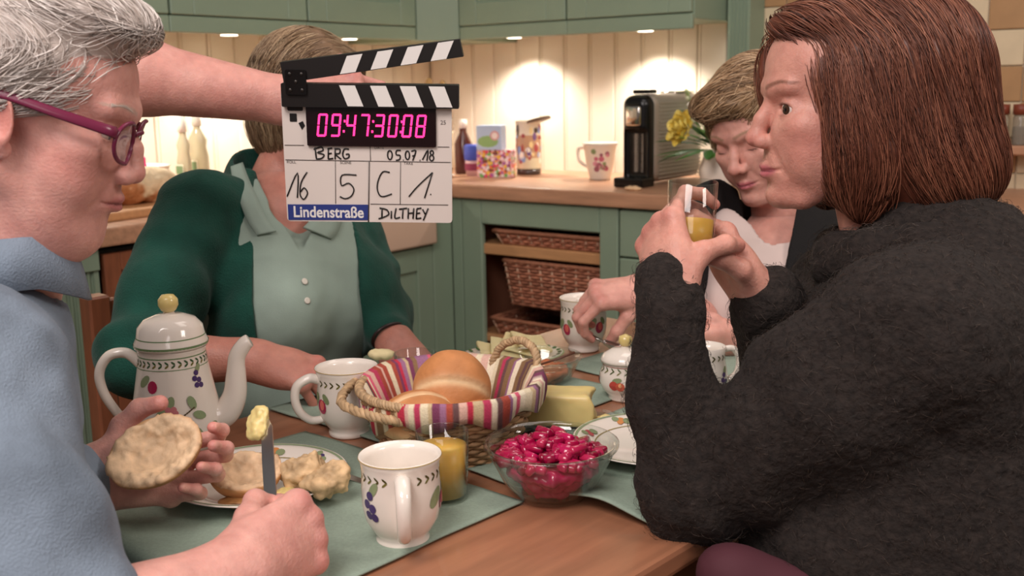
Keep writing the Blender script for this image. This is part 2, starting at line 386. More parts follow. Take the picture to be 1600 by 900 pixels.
# ---- cabinets
def panel_door(x0, x1, z0, z1, y, fr=.075, t=.02):
    a = box(x0, x0+fr, y, y+t, z0, z1, .0025); b = box(x1-fr, x1, y, y+t, z0, z1, .0025)
    c = box(x0+fr, x1-fr, y, y+t, z1-fr, z1, .0025); d = box(x0+fr, x1-fr, y, y+t, z0, z0+fr, .0025)
    return cat_vf(a, b, c, d), box(x0+fr-.002, x1-fr+.002, y+.010, y+t-.002, z0+fr-.002, z1-fr+.002, .001)
def add_door(parent, x0, x1, z0, z1, y, knob=None):
    fr, pn = panel_door(x0, x1, z0, z1, y)
    d = mk('door', fr, M_GREEN, parent, smooth=False); mk('panel', pn, M_GREEN, d, smooth=False)
    if knob: mk('knob', sphere((knob[0], y-.014, knob[1]), .014), M_BEECH, d)
    return d
def base_unit(label, x0, w, rz, org, doors=1, drawers=None, z0=.1):
    c = kthing('base_cabinet', label, 'cabinet', org[0], org[1], 0, rz, 'sage green base cabinets')
    mk('body', box(x0, x0+w, .021, .56, z0, .852, .001), M_GREEN, c, smooth=False); mk('kickboard', box(x0, x0+w, .05, .07, 0, z0, .001), M_GREEN, c, smooth=False)
    if drawers:
        for a, b in drawers:
            d = mk('drawer', box(x0+.003, x0+w-.003, 0, .02, a, b, .003), M_GREEN, c, smooth=False); mk('knob', sphere((x0+w/2, -.014, (a+b)/2), .014), M_BEECH, d)
    for i in range(doors): add_door(c, x0+.003+i*w/doors, x0-.003+(i+1)*w/doors, z0+.005, .845, 0, (x0+.03+i*w/doors, .6))
    return c
# open unit with pull-out baskets
sh = kthing('shelf_cabinet', 'sage green open cabinet holding wicker baskets under the worktop', 'cabinet', 0, 0, 0)
mk('stile', box(.0, .042, 0, .03, .1, .852), M_GREEN, sh, smooth=False); mk('stile', box(.043, .126, 0, .022, .1, .852, .004), M_GREEN, sh, smooth=False)
mk('stile', box(.578, .643, 0, .022, .1, .852, .004), M_GREEN, sh, smooth=False); mk('rail', box(.126, .578, 0, .022, .772, .852, .004), M_GREEN, sh, smooth=False)
mk('rail', box(.126, .578, 0, .022, .1, .17, .004), M_GREEN, sh, smooth=False)
mk('kickboard', box(0, .645, .05, .07, 0, .1, .001), M_GREEN, sh, smooth=False)
for a in (box(.05, .068, .022, .56, .1, .852, .001), box(.62, .638, .022, .56, .1, .852, .001)): mk('side_panel', a, M_INSIDE, sh, smooth=False)
mk('back_panel', box(.068, .62, .54, .56, .1, .852, .001), M_INSIDE, sh, smooth=False); mk('bottom_panel', box(.068, .62, .022, .54, .1, .118, .001), M_INSIDE, sh, smooth=False)
mk('shelf', box(.069, .619, .012, .50, .672, .706, .003), M_BEECH, sh, smooth=False); mk('shelf', box(.069, .619, .02, .50, .375, .40, .003), M_BEECH, sh, smooth=False)
for x in (.072, .60): mk('runner', box(x, x+.016, .03, .5, .655, .67, .001), M_BEECH, sh, smooth=False)
def weave_box(w, d, h, rows, seed=1):
    """open rectangular basket: woven rows round upright stakes"""
    rg = np.random.default_rng(seed); per = []; nx, ny = int(w/.022), int(d/.03)
    for i in range(nx): per.append((-w/2+w*i/nx, -d/2))
    for i in range(ny): per.append((w/2, -d/2+d*i/ny))
    for i in range(nx): per.append((w/2-w*i/nx, d/2))
    for i in range(ny): per.append((-w/2, d/2-d*i/ny))
    per = np.array(per); n = len(per); ctr = per.mean(0); parts = []; cols = []
    nor = per-ctr; nor = np.where(np.abs(nor)/np.array([w/2, d/2]) > .98, np.sign(nor), 0); nor = nor/(np.linalg.norm(nor, axis=1)[:, None]+1e-9)
    for r in range(rows):
        z = .006+(h-.012)*r/(rows-1); s = 1 if r % 2 else -1; fl_ = .90+.10*r/rows
        P = np.array([[*(per[i]*fl_+nor[i]*.004*(s if i % 2 else -s)), z] for i in range(n)]); t = tube(P, .48*h/rows, 5, closed=True); parts.append(t)
        c = np.array(lin('b4745a')[:3])*rg.uniform(.75, 1.3); cols.append(np.tile(c, (len(t[0]), 1)))
    for i in range(0, n, 2):
        t = tube([[*(per[i]*.90), 0], [*(per[i]), h]], .0035, 5); parts.append(t); cols.append(np.tile(np.array(lin('d8b094')[:3])*rg.uniform(.75, 1.1), (len(t[0]), 1)))
    t = tube(np.array([[*p*1.01, h] for p in per]), .007, 6, closed=True); parts.append(t); cols.append(np.tile(lin('a36a50')[:3], (len(t[0]), 1)))
    bt = box(-w/2*.9, w/2*.9, -d/2*.9, d/2*.9, 0, .006, .001); parts.append(bt); cols.append(np.tile(lin('7a4a38')[:3], (len(bt[0]), 1)))
    return cat_vf(*parts), np.concatenate(cols)
def wicker_box(label, x, y, z, w, d, h, rows, seed):
    t = kthing('wicker_basket', label, 'basket', x, y, z, 0, 'wicker baskets in the open cabinet'); vf, c = weave_box(w, d, h, rows, seed); mk('weave', vf, M_WICK, t, cols=c); return t
wicker_box('shallow wicker tray on the upper shelf of the open cabinet', .375, .20, .706, .42, .36, .045, 5, 1)
wicker_box('deep reddish wicker drawer basket in the middle of the open cabinet', .385, .215, .505, .37, .38, .15, 14, 2)
wicker_box('low wicker basket at the bottom of the open cabinet', .33, .20, .40, .38, .34, .055, 6, 3)

base_unit('sage green drawer cabinet right of the basket cabinet', .646, .60, 0, (0, 0), 0, [(.708, .846), (.41, .702), (.11, .404)])
base_unit('sage green cabinet beside the oven behind the dark haired woman', 1.25, .42, 0, (0, 0), 1)
ov = kthing('oven', 'black built-in oven under the worktop at the right edge', 'oven', 1.68, 0, 0)
mk('body', box(0, .6, .012, .56, .1, .852, .001), M_BLACK, ov, smooth=False); mk('door', box(.004, .596, -.012, .012, .12, .70, .004), M_BLACK, ov, smooth=False)
mk('control_panel', box(.004, .596, -.010, .012, .71, .848, .003), M_BLACK, ov, smooth=False); mk('handle', tube([(.06, -.045, .67), (.54, -.045, .67)], .009, 10), M_STEEL, ov)
for i in range(4): mk('dial', xf(lathe([(.018, 0), (.016, .02), (.0, .02)], 16), rotx(math.pi/2), (.12+.12*i, -.01, .78)), M_STEEL, ov)
mk('kickboard', box(0, .6, .05, .07, 0, .1, .001), M_BLACK, ov, smooth=False)
LZ = math.pi/2                              # left run: local x -> -y of the room frame reversed
def lthing(name, label, cat, s, z=0, group=None): return kthing(name, label, cat, 0, -s, z, LZ, group)   # s = distance from the corner along the left run; local x runs back to the corner, y into the left wall
sk = lthing('sink_cabinet', 'sage green cupboard with a panel door below the apron sink', 'cabinet', .70)
mk('body', box(.0, .70, .021, .56, .1, .70, .001), M_GREEN, sk, smooth=False); add_door(sk, .012, .60, .105, .705, 0, (.05, .5))
mk('stile', box(.603, .70, 0, .03, .1, .852, .003), M_GREEN, sk, smooth=False); mk('kickboard', box(0, .7, .05, .07, 0, .1, .001), M_GREEN, sk, smooth=False)
def basin():
    o = box(0, .59, -.02, .46, 0, .195, .012); parts = [box(0, .59, -.025, .03, 0, .2, .01), box(0, .03, .03, .46, 0, .2, .008), box(.56, .59, .03, .46, 0, .2, .008), box(0, .59, .43, .46, 0, .2, .008), box(.01, .58, 0, .45, 0, .03, .004)]
    return cat_vf(*parts)
si = lthing('apron_sink', 'pinkish beige ceramic apron sink behind the green cardigan woman', 'sink', .69, .712); mk('basin', basin(), M_CERAMIC, si)
mk('drain', xf(lathe([(.03, 0), (.03, .004), (.0, .005)], 20), None, (.3, .22, .03)), M_STEEL, si)
dw = lthing('wooden_drawer_unit', 'reddish wooden fronted unit left of the green cardigan woman', 'cabinet', 1.29)
mk('body', box(.0, .585, .022, .56, .1, .845, .001), M_BLACK, dw, smooth=False)
for a, b in ((.60, .835), (.12, .59)):
    fr, pn = panel_door(.012, .575, a, b, 0, .045); d = mk('drawer', fr, M_DARKWOOD, dw, smooth=False); mk('panel', pn, M_DARKWOOD, d, smooth=False)
mk('kickboard', box(0, .585, .05, .07, 0, .1, .001), M_BLACK, dw, smooth=False)
fp = lthing('fluted_post', 'sage green fluted post at the end of the left worktop', 'pilaster', 1.395)
mk('shaft', fluted('', '', 0, 0, .12, .80, .1, .1), M_GREEN, fp, smooth=False)
mk('capital', box(-.004, .102, -.006, .1, .80, .852), M_GREEN, fp, smooth=False); mk('plinth', box(-.004, .102, -.006, .1, 0, .12), M_GREEN, fp, smooth=False)
lc = base_unit('dark sage cabinet left of the fluted post behind the man', -.6, .598, LZ, (0, -1.40), 1)
lc2 = base_unit('sage green cabinet furthest left behind the man', -1.2, .598, LZ, (0, -1.40), 1)

# ---- worktops
wt = kthing('worktop', 'beech worktop running below the cream boards with the coffee machine', 'worktop', 0, 0, 0); mk('slab', box(-.6, 3.2, -.02, .6, .855, .9, .006), M_WORK, wt, smooth=False)
w2 = kthing('worktop', 'beech worktop on the left carrying the loaf and bottles', 'worktop', 0, 0, 0)
mk('slab', box(-.6, .02, -2.62, -.695, .855, .9, .006), M_WORK, w2, smooth=False); mk('slab', box(-.6, -.47, -.695, -.02, .855, .9, .004), M_WORK, w2, smooth=False); mk('slab', box(-.47, .0, -.097, -.02, .855, .9, .004), M_WORK, w2, smooth=False)
# ---- wall cabinets and lamps
def wall_unit(label, org, rz, w):
    c = kthing('wall_cabinet', label, 'cabinet', org[0], org[1], 1.372, rz, 'sage green wall cabinets')
    mk('body', box(0, w, 0.021, .34, .03, .8, .001), M_GREEN, c, smooth=False); mk('light_rail', box(0, w, .004, .022, 0, .045, .003), M_GREEN, c, smooth=False)
    add_door(c, .003, w-.003, .048, .8, 0); return c
wall_unit('sage green wall cabinet nearest the corner above the candy box', (-.155, .25), 0, .45); wall_unit('sage green wall cabinet above the coffee machine', (.296, .25), 0, .45)
for i, l in enumerate(('sage green wall cabinet left of the corner above the sink', 'sage green wall cabinet above the bottles on the left', 'sage green wall cabinet furthest left above the loaf')):
    wall_unit(l, (-.25, .14-.5*(i+1)), LZ, .498)
cf = kthing('corner_filler', 'sage green corner panel between the wall cabinets', 'panel', -.25, .14, 1.372); mk('panel', prism([(0, 0), (.095, .11), (.095, .46), (-.34, .46), (-.34, 0)], 0, .8), M_GREEN, cf, smooth=False)
for i, (x, y, e) in enumerate(((-.07, .46, 2.4), (.47, .46, 2.2), (-.46, -.50, 2.4), (-.46, -1.0, 1.8), (-.46, .02, 1.8))):
    lb = ('round warm downlight above the tall tin', 'round warm downlight above the coffee machine', 'round warm downlight above the soap bottles', 'round warm downlight above the loaf', 'round warm downlight over the sink corner')[i]
    t = kthing('puck_light', lb, 'lamp', x, y, 1.372, 0, 'downlights below the wall cabinets')
    mk('housing', lathe([(.034, .028), (.034, .012), (.028, .010)], 24), M_STEEL, t); mk('diffuser', lathe([(.026, .009), (.026, .012)], 24), M_LAMP, t)
    l = bpy.data.lights.new('downlight', 'SPOT'); l.energy = e*9; l.spot_size = math.radians(130); l.spot_blend = .7; l.shadow_soft_size = .025; l.color = (1, .91, .80)
    o = bpy.data.objects.new('downlight', l); link(o, t); o.location = (0, 0, .004)

# ---- things on the worktops
def colour(vf, c): return np.tile(lin(c)[:3], (len(vf[0]), 1))
def multi(parts):
    """[(vf,colour)] -> joined mesh and colours"""
    vf = cat_vf(*[p[0] for p in parts]); return vf, np.concatenate([colour(*p) for p in parts])
def disc(c, n, r, r2=None, k=12, lift=0.):
    n = nrm(n); a = nrm(np.cross(n, (0, 0, 1)) if abs(n[2]) < .9 else np.cross(n, (1, 0, 0))); b = np.cross(n, a); r2 = r2 or r
    V = [np.asarray(c)+n*lift+math.cos(2*math.pi*i/k)*r*a+math.sin(2*math.pi*i/k)*r2*b for i in range(k)]; return np.array(V), [list(range(k))]
cm = kthing('coffee_machine', 'black and silver capsule coffee machine on the worktop', 'coffee machine', .607, .165, .9)
S = SDF(); S.bx((0, .18, .145), (.052, .165, .135), rd=.03, k=.002); mk('body', S.mesh(.006), mat('machine_silver', 'b5ada2', .35, metal=.6), cm)
rb = [box(.0525, .0545, .05, .33, .02+.0115*i, .026+.0115*i, .0008) for i in range(21)]; mk('side_ribs', cat_vf(*rb), mat('machine_silver'), cm, smooth=False) if False else mk('side_ribs', cat_vf(*rb), MATS['machine_silver'], cm, smooth=False)
S = SDF(); S.bx((0, .03, .14), (.047, .045, .137), rd=.03, k=.002); S.bx((0, -.03, .10), (.040, .045, .075), rd=.01, k=.004, op='-'); mk('front', S.mesh(.004), M_BLACK, cm)
mk('spout', box(-.026, .026, -.022, .0, .185, .245, .008), mat('chrome', 'e8e2d8', .08, metal=1), cm); mk('drip_tray', box(-.05, .05, -.05, .03, 0, .03, .006), M_BLACK, cm, smooth=False)
mk('lever', box(-.03, .03, .03, .08, .281, .294, .005), M_BLACK, cm); mk('tank_lid', box(-.03, .03, .2, .33, .279, .287, .003), MATS['chrome'], cm)
# candy box with printed sweets
bxx = kthing('candy_box', 'cardboard box printed with colourful sweets and blue sky', 'box', .0, .25, .9, .35)
mk('carton', box(-.062, .062, -.03, .03, 0, .095, .002), mat('carton_pink', 'd9a8a8', .5), bxx, smooth=False); mk('carton_top', box(-.062, .028, -.03, .03, .095, .18, .002), mat('carton_blue', 'b4c4dc', .5), bxx, smooth=False)
rg = random.Random(3); pcs = []
for i in range(260):
    side = rg.random() < .72; c = rg.choice(['d8486a', 'e8b84a', '6fae5a', 'e6e0d8', 'a85a9a', 'e0703a', '7a4030', 'f0d0d8'])
    if side: pcs.append((disc((rg.uniform(-.058, .058), -.0305, rg.uniform(.005, .093)), (0, -1, 0), rg.uniform(.004, .007), k=8, lift=rg.uniform(0, .0004)), c))
    else: pcs.append((disc((.0625, rg.uniform(-.026, .026), rg.uniform(.005, .093)), (1, 0, 0), rg.uniform(.004, .007), k=8, lift=rg.uniform(0, .0004)), c))
pcs.append((disc((-.02, -.0305, .125), (0, -1, 0), .038, .02), '8fb070')); pcs.append((disc((.005, -.0308, .145), (0, -1, 0), .017), 'd8a0a0')); pcs.append((disc((.005, -.0311, .145), (0, -1, 0), .011), 'f0e0d8'))
vf, c = multi(pcs); mk('printed_sweets', vf, M_VC, bxx, smooth=False, cols=c)
vb = kthing('snack_tub', 'small blue and purple tub left of the candy box', 'tub', -.115, .27, .9)
vf, c = multi([(lathe([(.03, 0), (.033, .055)], 24), 'd0a8a8'), (lathe([(.034, .055), (.036, .06), (.036, .105), (.03, .11)], 24), '3a4aa8'), (lathe([(.0345, .02), (.0345, .045)], 24, cap=False), '8a3050')]); mk('tub', vf, M_VC, vb, cols=c)
bt = kthing('brown_bottle', 'dark brown bottle half hidden behind the slate edge', 'bottle', -.205, .32, .9); mk('bottle', lathe([(.03, 0), (.032, .01), (.032, .11), (.014, .15), (.013, .18)], 24), mat('brown_glass', '4a2018', .15), bt); mk('cap', lathe([(.0155, .165), (.0155, .195), (0.001, .196)], 20), mat('bottle_cap', 'e0d4c8', .4), bt)
ds = kthing('small_dish', 'small white dish beside the slate on the worktop', 'dish', -.15, .14, .9); mk('dish', lathe([(.02, 0), (.04, .012), (.043, .012), (.022, .003), (0.001, .003)], 32), M_PORC, ds)
tn = kthing('storage_tin', 'tall printed storage jar with its dark lid tilted open', 'jar', .03, .40, .9)
vf, c = multi([(lathe([(.043, 0), (.044, .004), (.044, .022)], 32), '3c2a22'), (lathe([(.044, .022), (.044, .06)], 32, cap=False), 'cfc0a0'), (lathe([(.044, .06), (.044, .14)], 32, cap=False), 'b89070'), (lathe([(.044, .14), (.044, .18), (.046, .182), (.046, .19)], 32, cap=False), 'dcd0b8')]); mk('jar', vf, mat('tin_print', 'ffffff', .25, attr='col'), tn, cols=c)
pcs = []
for i in range(46):
    a = rg.uniform(-2.9, .6); z = rg.uniform(.05, .165); n = (math.cos(a), math.sin(a), 0); pcs.append((disc((.0445*n[0], .0445*n[1], z), n, rg.uniform(.004, .010), rg.uniform(.006, .018), lift=rg.uniform(0, .0008)), rg.choice(['6a4a78', 'e0c48a', '8098c0', 'a04040', 'e8e0d0', '4a3a30'])))
vf, c = multi(pcs); mk('printed_scene', vf, M_VC, tn, cols=c, smooth=False)
mk('lid', xf(lathe([(.046, 0), (.046, .008), (.0, .012)], 32), roty(-.28), (.045, -.0, .188)), mat('lid_dark', '6a5a4a', .4), tn)
fc = kthing('floral_cup', 'white cup with pink blossom print left of the coffee machine', 'cup', .375, .33, .9)
prof = [(.034, 0), (.036, .006), (.046, .05), (.056, .115), (.060, .122), (.057, .118), (.044, .05), (.032, .01), (0.001, .009)]; mk('cup', lathe(prof, 40), mat('milky_cup', 'e6dccf', .15, coat=.3), fc)
mk('handle', tube(smooth_path([(-.052, 0, .105), (-.085, 0, .10), (-.082, 0, .06), (-.047, 0, .04)], 6), .006, 8), MATS['milky_cup'], fc)
pcs = []
for k in range(14):
    a = -1.05+rg.uniform(-.7, .55); z = rg.uniform(.03, .1); r = .036+.2*z*.9+.0015; n = nrm((math.cos(a), math.sin(a), -.2)); pcs.append((disc((r*n[0]*1.01, r*n[1]*1.01, z), n, rg.uniform(.005, .010)), rg.choice(['c46a80', 'd490a0', '9a5a68', '8a9a6a'])))
vf, c = multi(pcs); mk('blossom_print', vf, M_VC, fc, cols=c, smooth=False)
bk = kthing('biscuit', 'pale biscuit lying on the worktop edge before the coffee machine', 'biscuit', .66, .06, .9); mk('biscuit', displace(SDF().ell((0, 0, .006), (.028, .018, .007)).mesh(.003), .002, 90), mat('biscuit', 'd9b48c', .8), bk)
# utensil pot in the corner, behind the slate
up = kthing('utensil_pot', 'stoneware pot of kitchen utensils in the corner behind the slate', 'pot', -.34, .34, .9)
mk('pot', lathe([(.05, 0), (.058, .02), (.055, .14), (.058, .15), (.052, .148), (.05, .02), (0.001, .015)], 32), mat('stoneware', 'b8a890', .4), up)
for k, (dx, dy, c, h) in enumerate(((-.03, 0, 'b89868', .30), (.0, .02, '7a8a70', .26), (.03, -.01, 'b89868', .29), (.015, .02, 'a05a68', .25))):
    t = [(tube([(dx*.3, dy*.3, .02), (dx*1.2, dy*1.2, h)], .005, 8), c), (sphere((dx*1.3, dy*1.3, h+.02), (.018, .007, .028)), c)]
    vf, cc = multi(t); mk('utensil', vf, M_VC, up, cols=cc)
# flowers
fv = kthing('flower_vase', 'white vase of yellow roses and greenery behind the coffee machine', 'vase', .865, .20, .9)
mk('vase', lathe([(.04, 0), (.05, .02), (.055, .06), (.04, .1), (.045, .115), (.041, .113), (.037, .1), (0.001, .09)], 32), M_PORC, fv)
def leaf(c, d, n, L, w, col, bend=.25):
    d = nrm(d); s = nrm(np.cross(d, n)); n = np.cross(s, d); V = []; K = 7
    for i in range(K):
        t = i/(K-1); ww = w*math.sin(math.pi*min(1, t*.93+.07))**.8; p = np.asarray(c)+d*L*t-n*bend*L*t*t
        V += [p-s*ww, p+n*ww*.25, p+s*ww]
    Fs = []
    for i in range(K-1):
        a = i*3; Fs += [[a, a+1, a+4, a+3], [a+1, a+2, a+5, a+4]]
    return (np.array(V), Fs), col
def rose(c, d, r, col):
    d = nrm(d); a = nrm(np.cross(d, (0.3, .2, 1))); b = np.cross(d, a); parts = []
    for ring, (rr, k, op) in enumerate(((.25, 4, .15), (.5, 5, .45), (.75, 6, .8), (1., 7, 1.15))):
        for i in range(k):
            th = 2*math.pi*i/k+ring*.6; o = math.cos(th)*a+math.sin(th)*b; s = np.cross(d, o); V = []
            for u in range(5):
                for v in range(5):
                    uu, vv = u/4-.5, v/4; wd = rr*r*1.25*math.sin(math.pi*(.15+.7*vv)); rad = rr*r*(.45+.55*vv)+op*r*.25*vv**3; V.append(np.asarray(c)+o*rad*(1-.35*(2*uu)**2)+s*uu*wd*1.5+d*(r*(1.05-.2*ring)*vv-.4*r))
            parts.append(((np.array(V), [[u*5+v, u*5+v+1, (u+1)*5+v+1, (u+1)*5+v] for u in range(4) for v in range(4)]), col if (i+ring) % 3 else 'e8cc5a'))
    return parts
vf, c = multi(rose(np.array([-.075, -.10, .185]), (-.35, -.9, .3), .045, 'efdc78')); mk('rose', vf, M_VC, fv, cols=c)
vf, c = multi(rose(np.array([.03, .0, .22]), (.1, -.6, .7), .04, 'efdc78')); mk('rose', vf, M_VC, fv, cols=c)
for k in range(30):
    a = rg.uniform(0, 2*math.pi); el = rg.uniform(-.15, 1.1); d = np.array([math.cos(a)*math.cos(el), math.sin(a)*math.cos(el), math.sin(el)]); st = np.array([0, 0, .11])+d*.02
    vf, c = multi([leaf(st+d*rg.uniform(.01, .09), d, (0, 0, 1), rg.uniform(.06, .11), rg.uniform(.010, .02), rg.choice(['3f6b30', '5c8a3e', '2f5628', '7a9a50']))]); mk('leaf', vf, M_VC, fv, cols=c)
for k in range(4):
    a = 3.6+.5*k; vf, c = multi([leaf((-.03+.01*k, -.05, .12), (math.cos(a), math.sin(a), -.05), (0, 0, 1), .14, .014, '3f6b30', .1)]); mk('leaf', vf, M_VC, fv, cols=c)
pcs = []
for k in range(26):
    p = np.array([rg.uniform(-.09, .05), rg.uniform(-.1, .04), rg.uniform(.2, .33)]); pcs.append((sphere(p, rg.uniform(.005, .009), 6, 4), rg.choice(['eee8da', 'd9dcb8', 'b8c890']))); pcs.append((tube([p, (0, 0, .11)], .0012, 4), '7a9a50'))
vf, c = multi(pcs); mk('small_white_blossoms', vf, M_VC, fv, cols=c)['kind'] = 'stuff'
# left worktop
cb = kthing('cutting_board', 'wooden cutting board under the crusty loaf', 'board', -.22, -1.08, .9, .1); mk('board', box(-.13, .13, -.2, .2, 0, .022, .005), M_BEECH, cb, smooth=False)
lf = kthing('bread_loaf', 'crusty floured loaf on the wooden cutting board', 'bread', -.24, -1.03, .922, .1)
v, f = displace(SDF().ell((0, 0, .045), (.075, .15, .052), k=.01).half((0, 0, 0), (0, 0, -1)).mesh(.004), .006, 28, 3, 4); cc = np.array(lin('b5764a')[:3])[None]*np.ones((len(v), 1)); w = smoothstep(-.1, .35, fbm(v*22, 9, 3)+(v[:, 2:3]*9-.35)[:, 0])[:, None]; cc = cc*(1-w)+np.array(lin('e0c8a4')[:3])*w
mk('loaf', (v, f), M_CRUST, lf, cols=cc)
sb = kthing('serving_bowl', 'white bowl with a dark leaf border and a pink sponge inside', 'bowl', -.45, -.88, .9)
mk('bowl', lathe([(.05, 0), (.055, .01), (.085, .05), (.1, .10), (.104, .104), (.098, .1), (.08, .05), (.05, .014), (0.001, .012)], 48), M_PORC, sb)
vf, c = multi([(disc((.0985*math.cos(a), .0985*math.sin(a), .083), (math.cos(a), math.sin(a), -.3), .004, .006, 6, .0006), '3c4a30') for a in np.linspace(0, 2*math.pi, 44, endpoint=False)]); mk('leaf_border', vf, M_VC, sb, cols=c, smooth=False)
sp = kthing('sponge', 'pink sponge resting in the white bowl on the left worktop', 'sponge', -.40, -.93, .955); mk('sponge', displace(SDF().bx((0, 0, .035), (.03, .045, .045), rd=.012).mesh(.005), .002, 60), mat('sponge_pink', 'e23a80', .8), sp)
def soap(x, y, h, label, r=.033):
    b = kthing('soap_bottle', label, 'bottle', x, y, .9, 0, 'clear soap bottles by the sink')
    mk('bottle', lathe([(r*.9, 0), (r, .008), (r, h*.55), (r*.8, h*.68), (r*.95, h*.78), (r*.5, h*.9), (.012, h*.95), (.012, h)], 28, sy=.7), mat('soap_plastic', 'd9d2b4', .15, trans=.45), b)
    mk('cap', lathe([(.014, h*.97), (.014, h+.025), (.008, h+.03), (.006, h+.045), (.0005, h+.045)], 18), mat('soap_cap', 'efe8da', .3), b)
    vf, c = multi([(box(-r*.7, r*.7, -r*.74, -r*.70, .05, h*.5, .0005), 'e8e4d0'), (box(-r*.62, r*.62, -r*.76, -r*.73, h*.36, h*.48, .0003), '7f9a70'), (box(-r*.5, r*.2, -r*.76, -r*.73, h*.27, h*.31, .0003), '54504a')]); mk('bottle_label', vf, M_VC, b, cols=c, smooth=False)
soap(-.44, -.66, .215, 'clear soap bottle with green label by the sink', .036); soap(-.41, -.735, .20, 'pale slim soap bottle nearer the white bowl', .026)
# spice ledge on the tiles
sl = kthing('spice_ledge', 'narrow wooden ledge fixed on the tiled wall', 'shelf', 1.05, .49, 1.0); mk('board', box(0, 1.3, 0, .102, 0, .026, .004), M_WORK, sl, smooth=False)
for i, (x, l) in enumerate(((.545, 'glass spice jar with brown lid nearest the dark haired woman on the ledge'), (.595, 'spice jar cut by the right frame edge on the ledge'))):
    j = kthing('spice_jar', l, 'jar', 1.05+x-.03, .535, 1.026, 0, 'spice jars on the ledge')
    mk('jar', lathe([(.019, 0), (.02, .004), (.02, .075), (.016, .085)], 24), mat('jar_glass', 'cfc8b8', .05, trans=.7), j); mk('spice', lathe([(.0165, .003), (.0165, .05)], 20), mat('spice%d' % i, ['8a7a40', '5a3a20', '7a8a50'][i], .9), j); mk('lid', lathe([(.021, .084), (.021, .112), (.0, .113)], 24), mat('jar_lid', '7a3a28', .4), j)
# ================================================================== breakfast table
E1 = np.array([math.sin(math.radians(42)), math.cos(math.radians(42)), 0]); E2 = np.array([E1[1], -E1[0], 0]); TR = math.radians(48)
def tp(s, t, z=.75): return E1*s+E2*t+np.array([0, 0, z])
S0, S1, T0, T1 = .50, 1.68, -1.27, -.545
M_TABLE.node_tree.nodes['Principled BSDF'].inputs['Coat Weight'].default_value = .35
M_TABLE.node_tree.nodes['Principled BSDF'].inputs['Coat Roughness'].default_value = .12
tb = thing('breakfast_table', 'reddish brown wooden breakfast table laid with sage mats', 'table', tp((S0+S1)/2, (T0+T1)/2, 0), TR)
hx, hy = (S1-S0)/2, (T1-T0)/2
mk('tabletop', box(-hx, hx, -hy, hy, .722, .749, .006), M_TABLE, tb, smooth=False)
for y in (-hy+.07, hy-.09): mk('apron', box(-hx+.09, hx-.09, y, y+.02, .63, .722, .002), M_TABLE, tb, smooth=False)
for x in (-hx+.07, hx-.09): mk('apron', box(x, x+.02, -hy+.09, hy-.09, .63, .722, .002), M_TABLE, tb, smooth=False)
for x in (-1, 1):
    for y in (-1, 1): cx, cy = x*(hx-.08), y*(hy-.08); mk('leg', box(cx-.03, cx+.03, cy-.03, cy+.03, 0, .722, .005), M_TABLE, tb, smooth=False)
def mat_cloth(label, s0, s1, t0, t1, lift=None, seed=0, zoff=0):
    n, m = 56, 44; sg = np.linspace(s0, s1, n); tg = np.linspace(t0, t1, m); A, B = np.meshgrid(sg, tg, indexing='ij')
    P = np.stack([A.ravel(), B.ravel(), np.zeros(A.size)], 1); w = noise3(P*np.array([9, 9, 1])+seed*7, seed); z = .0016+.0012*(w+1)+zoff
    ed = .004*noise3(np.stack([P[:, 0]*14, P[:, 1]*14, P[:, 0]*0+seed], 1), seed+5); P[:, 0] += ed; P[:, 1] += ed*.7
    ov = np.maximum(S0+.004-P[:, 0], 0); a = np.minimum(ov/.012, 1.3)
    P[:, 0] = np.where(ov > 0, S0+.004-np.minimum(ov, .014)-.004*np.sin(a), P[:, 0]); z = np.where(ov > 0, z-np.maximum(ov-.010, 0), z)
    if lift is not None:
        for (ls, lt, r, h) in lift: z = z+h*np.exp(-((P[:, 0]-ls)**2+(P[:, 1]-lt)**2)/r**2)
    P[:, 2] = .749+z; base = tp((s0+s1)/2, (t0+t1)/2, .749); wv = E1[None]*P[:, :1]+E2[None]*P[:, 1:2]+np.array([0, 0, 1])*P[:, 2:]-base
    idx = np.arange(n*m).reshape(n, m); Q = np.stack([idx[:-1, :-1], idx[:-1, 1:], idx[1:, 1:], idx[1:, :-1]], -1).reshape(-1, 4)
    o = mk('placemat', (wv, Q), M_MAT, None, loc=base); md = o.modifiers.new('thick', 'SOLIDIFY'); md.thickness = .0022; md.offset = 1
    return tag(o, label, 'placemat', 'sage green placemats')
mat_cloth("sage green placemat under the white haired man's plate", .455, .835, -1.135, -.743, seed=1)
mat_cloth('sage green placemat before the green cardigan woman under the coffee mug', .865, 1.27, -1.262, -.90, seed=2)
mat_cloth("sage green placemat with a lifted edge by the dark haired woman's elbow", .868, 1.30, -.86, -.552, [(.868, -.66, .055, .014)], seed=3)
mat_cloth('sage green placemat at the far end of the table under the floral mug', 1.315, 1.67, -1.08, -.62, seed=4)

